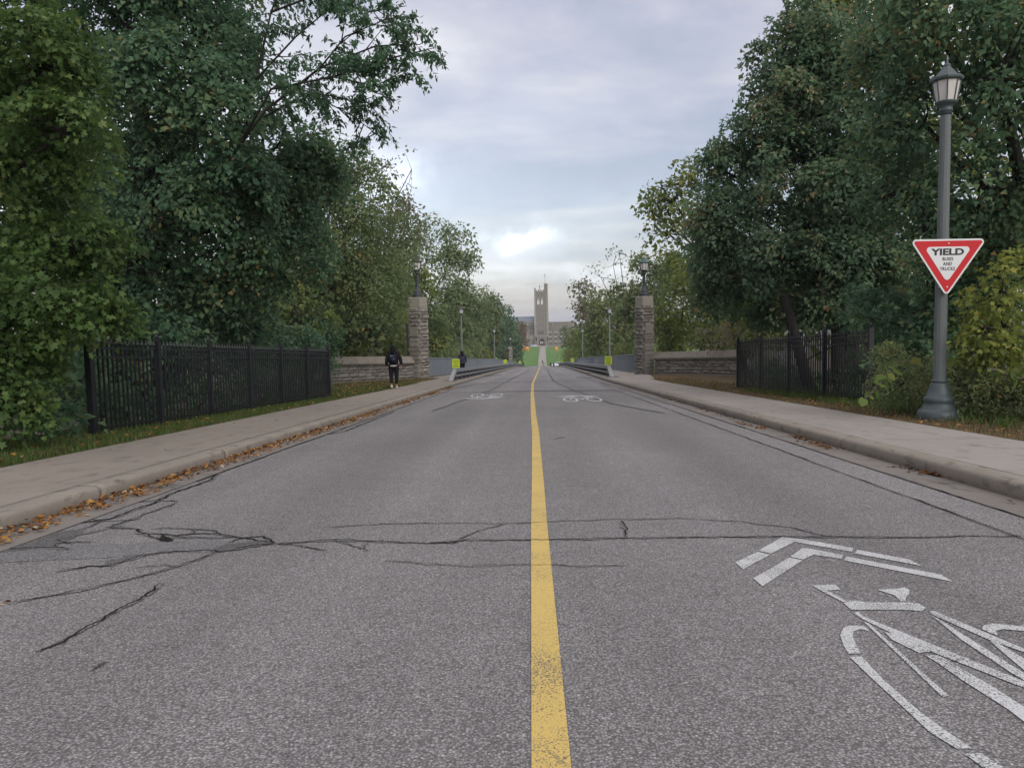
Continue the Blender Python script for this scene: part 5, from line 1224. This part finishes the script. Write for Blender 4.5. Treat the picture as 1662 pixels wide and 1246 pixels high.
vine('broad_leaf_vine', 'lime green round leaved shoot leaning out at the end of the right fence', [(1404,646),(1420,632),(1432,618),(1440,604),(1455,592),(1475,585)], 10.35, 20, .125)
vine('broad_leaf_vine', 'pale round leaved shoot among the weeds at the far right edge', [(1604,598),(1620,602),(1640,610),(1662,616),(1690,620)], 9.3, 8, .13)
vine('broad_leaf_vine', 'few big round leaves glimpsed through the left fence', [(418,620),(430,612),(420,606),(428,596)], 17.2, 6, .2, 'leaf_fresh')

# ---- grass and fallen leaves
def scatter(name, n, fx, z, size, kind, m, flat=True, tone=None, hgt=1.0, zj=.0):
    y = fx(n); C = np.array([W((a, b, z+zj*rng.random())) for a, b in y])
    N_ = rng.normal(0, .35 if flat else 1, (n, 3)); D_ = rng.normal(0, 1, (n, 3))
    if flat: N_[:, 2] = 1; D_[:, 2] *= .25
    else: N_[:, 2] = 0; D_ = rng.normal(0, .35, (n, 3)); D_[:, 2] = 1
    me = leaf_mesh(name, C, N_, D_, size*rng.uniform(.6, 1.3, n), (tone or .5)+rng.normal(0, .22, n), kind, m)
    TRI[0] += n*(len(tmpl(kind))-2)
    return tag(obj(name, me), kind='stuff')
def band(x0, x1, ya, yb, pw=1.6, patchy=0, bias=0):
    def f(n):
        o = []
        while len(o) < n:
            t = rng.random()**pw; y = ya+(yb-ya)*t; q = rng.random(); q = q**(1+bias)
            if patchy and (math.sin(y*3.1)+math.sin(y*7.7+1)+math.sin(x0*9+y*1.3)) < patchy*rng.random()*2-.4: continue
            o.append((x0+(x1-x0)*q, y))
        return o
    return f
scatter('fallen_leaves', 2000, band(-3.25, -3.02, 2.5, 16, 1.3, 0, .9), .012, .042, 'lobed', 'leaf_fallen', zj=.028)
scatter('fallen_leaves', 500, band(-3.25, -3.05, 16, 30, 1, .5, .5), .012, .06, 'lobed', 'leaf_fallen', zj=.02)
scatter('fallen_leaves', 900, band(-6.2, -4.82, 5, 34), .15, .055, 'lobed', 'leaf_fallen')
def clumps(n):
    o = []
    cs = [gr(1300, 713), gr(1325, 723), gr(1345, 728), gr(1510, 769), gr(1522, 772), gr(1235, 695), gr(1210, 690)]
    while len(o) < n:
        c = cs[rng.integers(len(cs))]; o.append((min(3.25, c[0]+abs(rng.normal(0, .05))*-1+.03), c[1]+rng.normal(0, .16)))
    return o
scatter('fallen_leaves', 170, clumps, .012, .05, 'lobed', 'leaf_fallen', zj=.012, tone=.3)
scatter('fallen_leaves', 260, band(3.12, 3.25, 4, 20, 1, .8), .012, .035, 'lobed', 'leaf_fallen', tone=.2)
scatter('fallen_leaves', 500, band(4.85, 6.2, 6, 35), .14, .05, 'lobed', 'leaf_fallen', tone=.6)
scatter('fallen_leaves', 60, lambda n: [(rng.uniform(-4.7, -3.5), 3+27*rng.random()**1.5) for _ in range(n)], .122, .03, 'lobed', 'leaf_fallen', tone=.1)
scatter('fallen_leaves', 5, lambda n: [gr(8, 979), gr(16, 981), gr(3, 981), gr(42, 912), gr(38, 913)], .006, .028, 'lobed', 'leaf_fallen', tone=.7)
scatter('grass', 30000, band(-6.5, -4.80, 5, 32, 1.5), .11, .075, 'blade', 'grass_blade', False, .45)
scatter('grass', 9000, band(-6.5, -4.80, 5, 34, 1.5), .11, .06, 'blade', 'grass_dry', False, .4)
scatter('grass', 6000, band(-7.6, -5.0, 26, 40, 1.0), .11, .09, 'blade', 'grass_dry', False, .4)
scatter('grass', 5000, band(-8.6, -5.0, 24, 40, 1.0), .11, .08, 'blade', 'grass_blade', False, .4)
scatter('fallen_leaves', 900, band(-8.4, -4.9, 20, 40, 1.0), .16, .07, 'lobed', 'leaf_fallen')
scatter('grass', 9000, band(4.80, 6.4, 6, 32, 1.4), .11, .07, 'blade', 'grass_dry', False, .45)
scatter('grass', 5000, band(5.3, 6.6, 6, 20, 1.2), .10, .14, 'blade', 'grass_blade', False, .55)
print('foliage triangles', TRI[0])

# ---- damp autumn air: one closed box round the camera and the whole scene
mb = MB(); mb.box(-3100, 3100, -120, 4100, -60, 34)
hz_ = obj('haze', mb.mesh('haze', 'sign_back')); hm = bpy.data.materials.new('haze'); hm.use_nodes = True; hm.node_tree.nodes.clear()
ho = hm.node_tree.nodes.new('ShaderNodeOutputMaterial'); hv = hm.node_tree.nodes.new('ShaderNodeVolumePrincipled')
hv.inputs['Color'].default_value = (.86, .92, 1, 1); hv.inputs['Density'].default_value = HAZE; hv.inputs['Anisotropy'].default_value = 0
hm.node_tree.links.new(hv.outputs[0], ho.inputs['Volume']); hz_.data.materials[0] = hm; tag(hz_, kind='stuff')
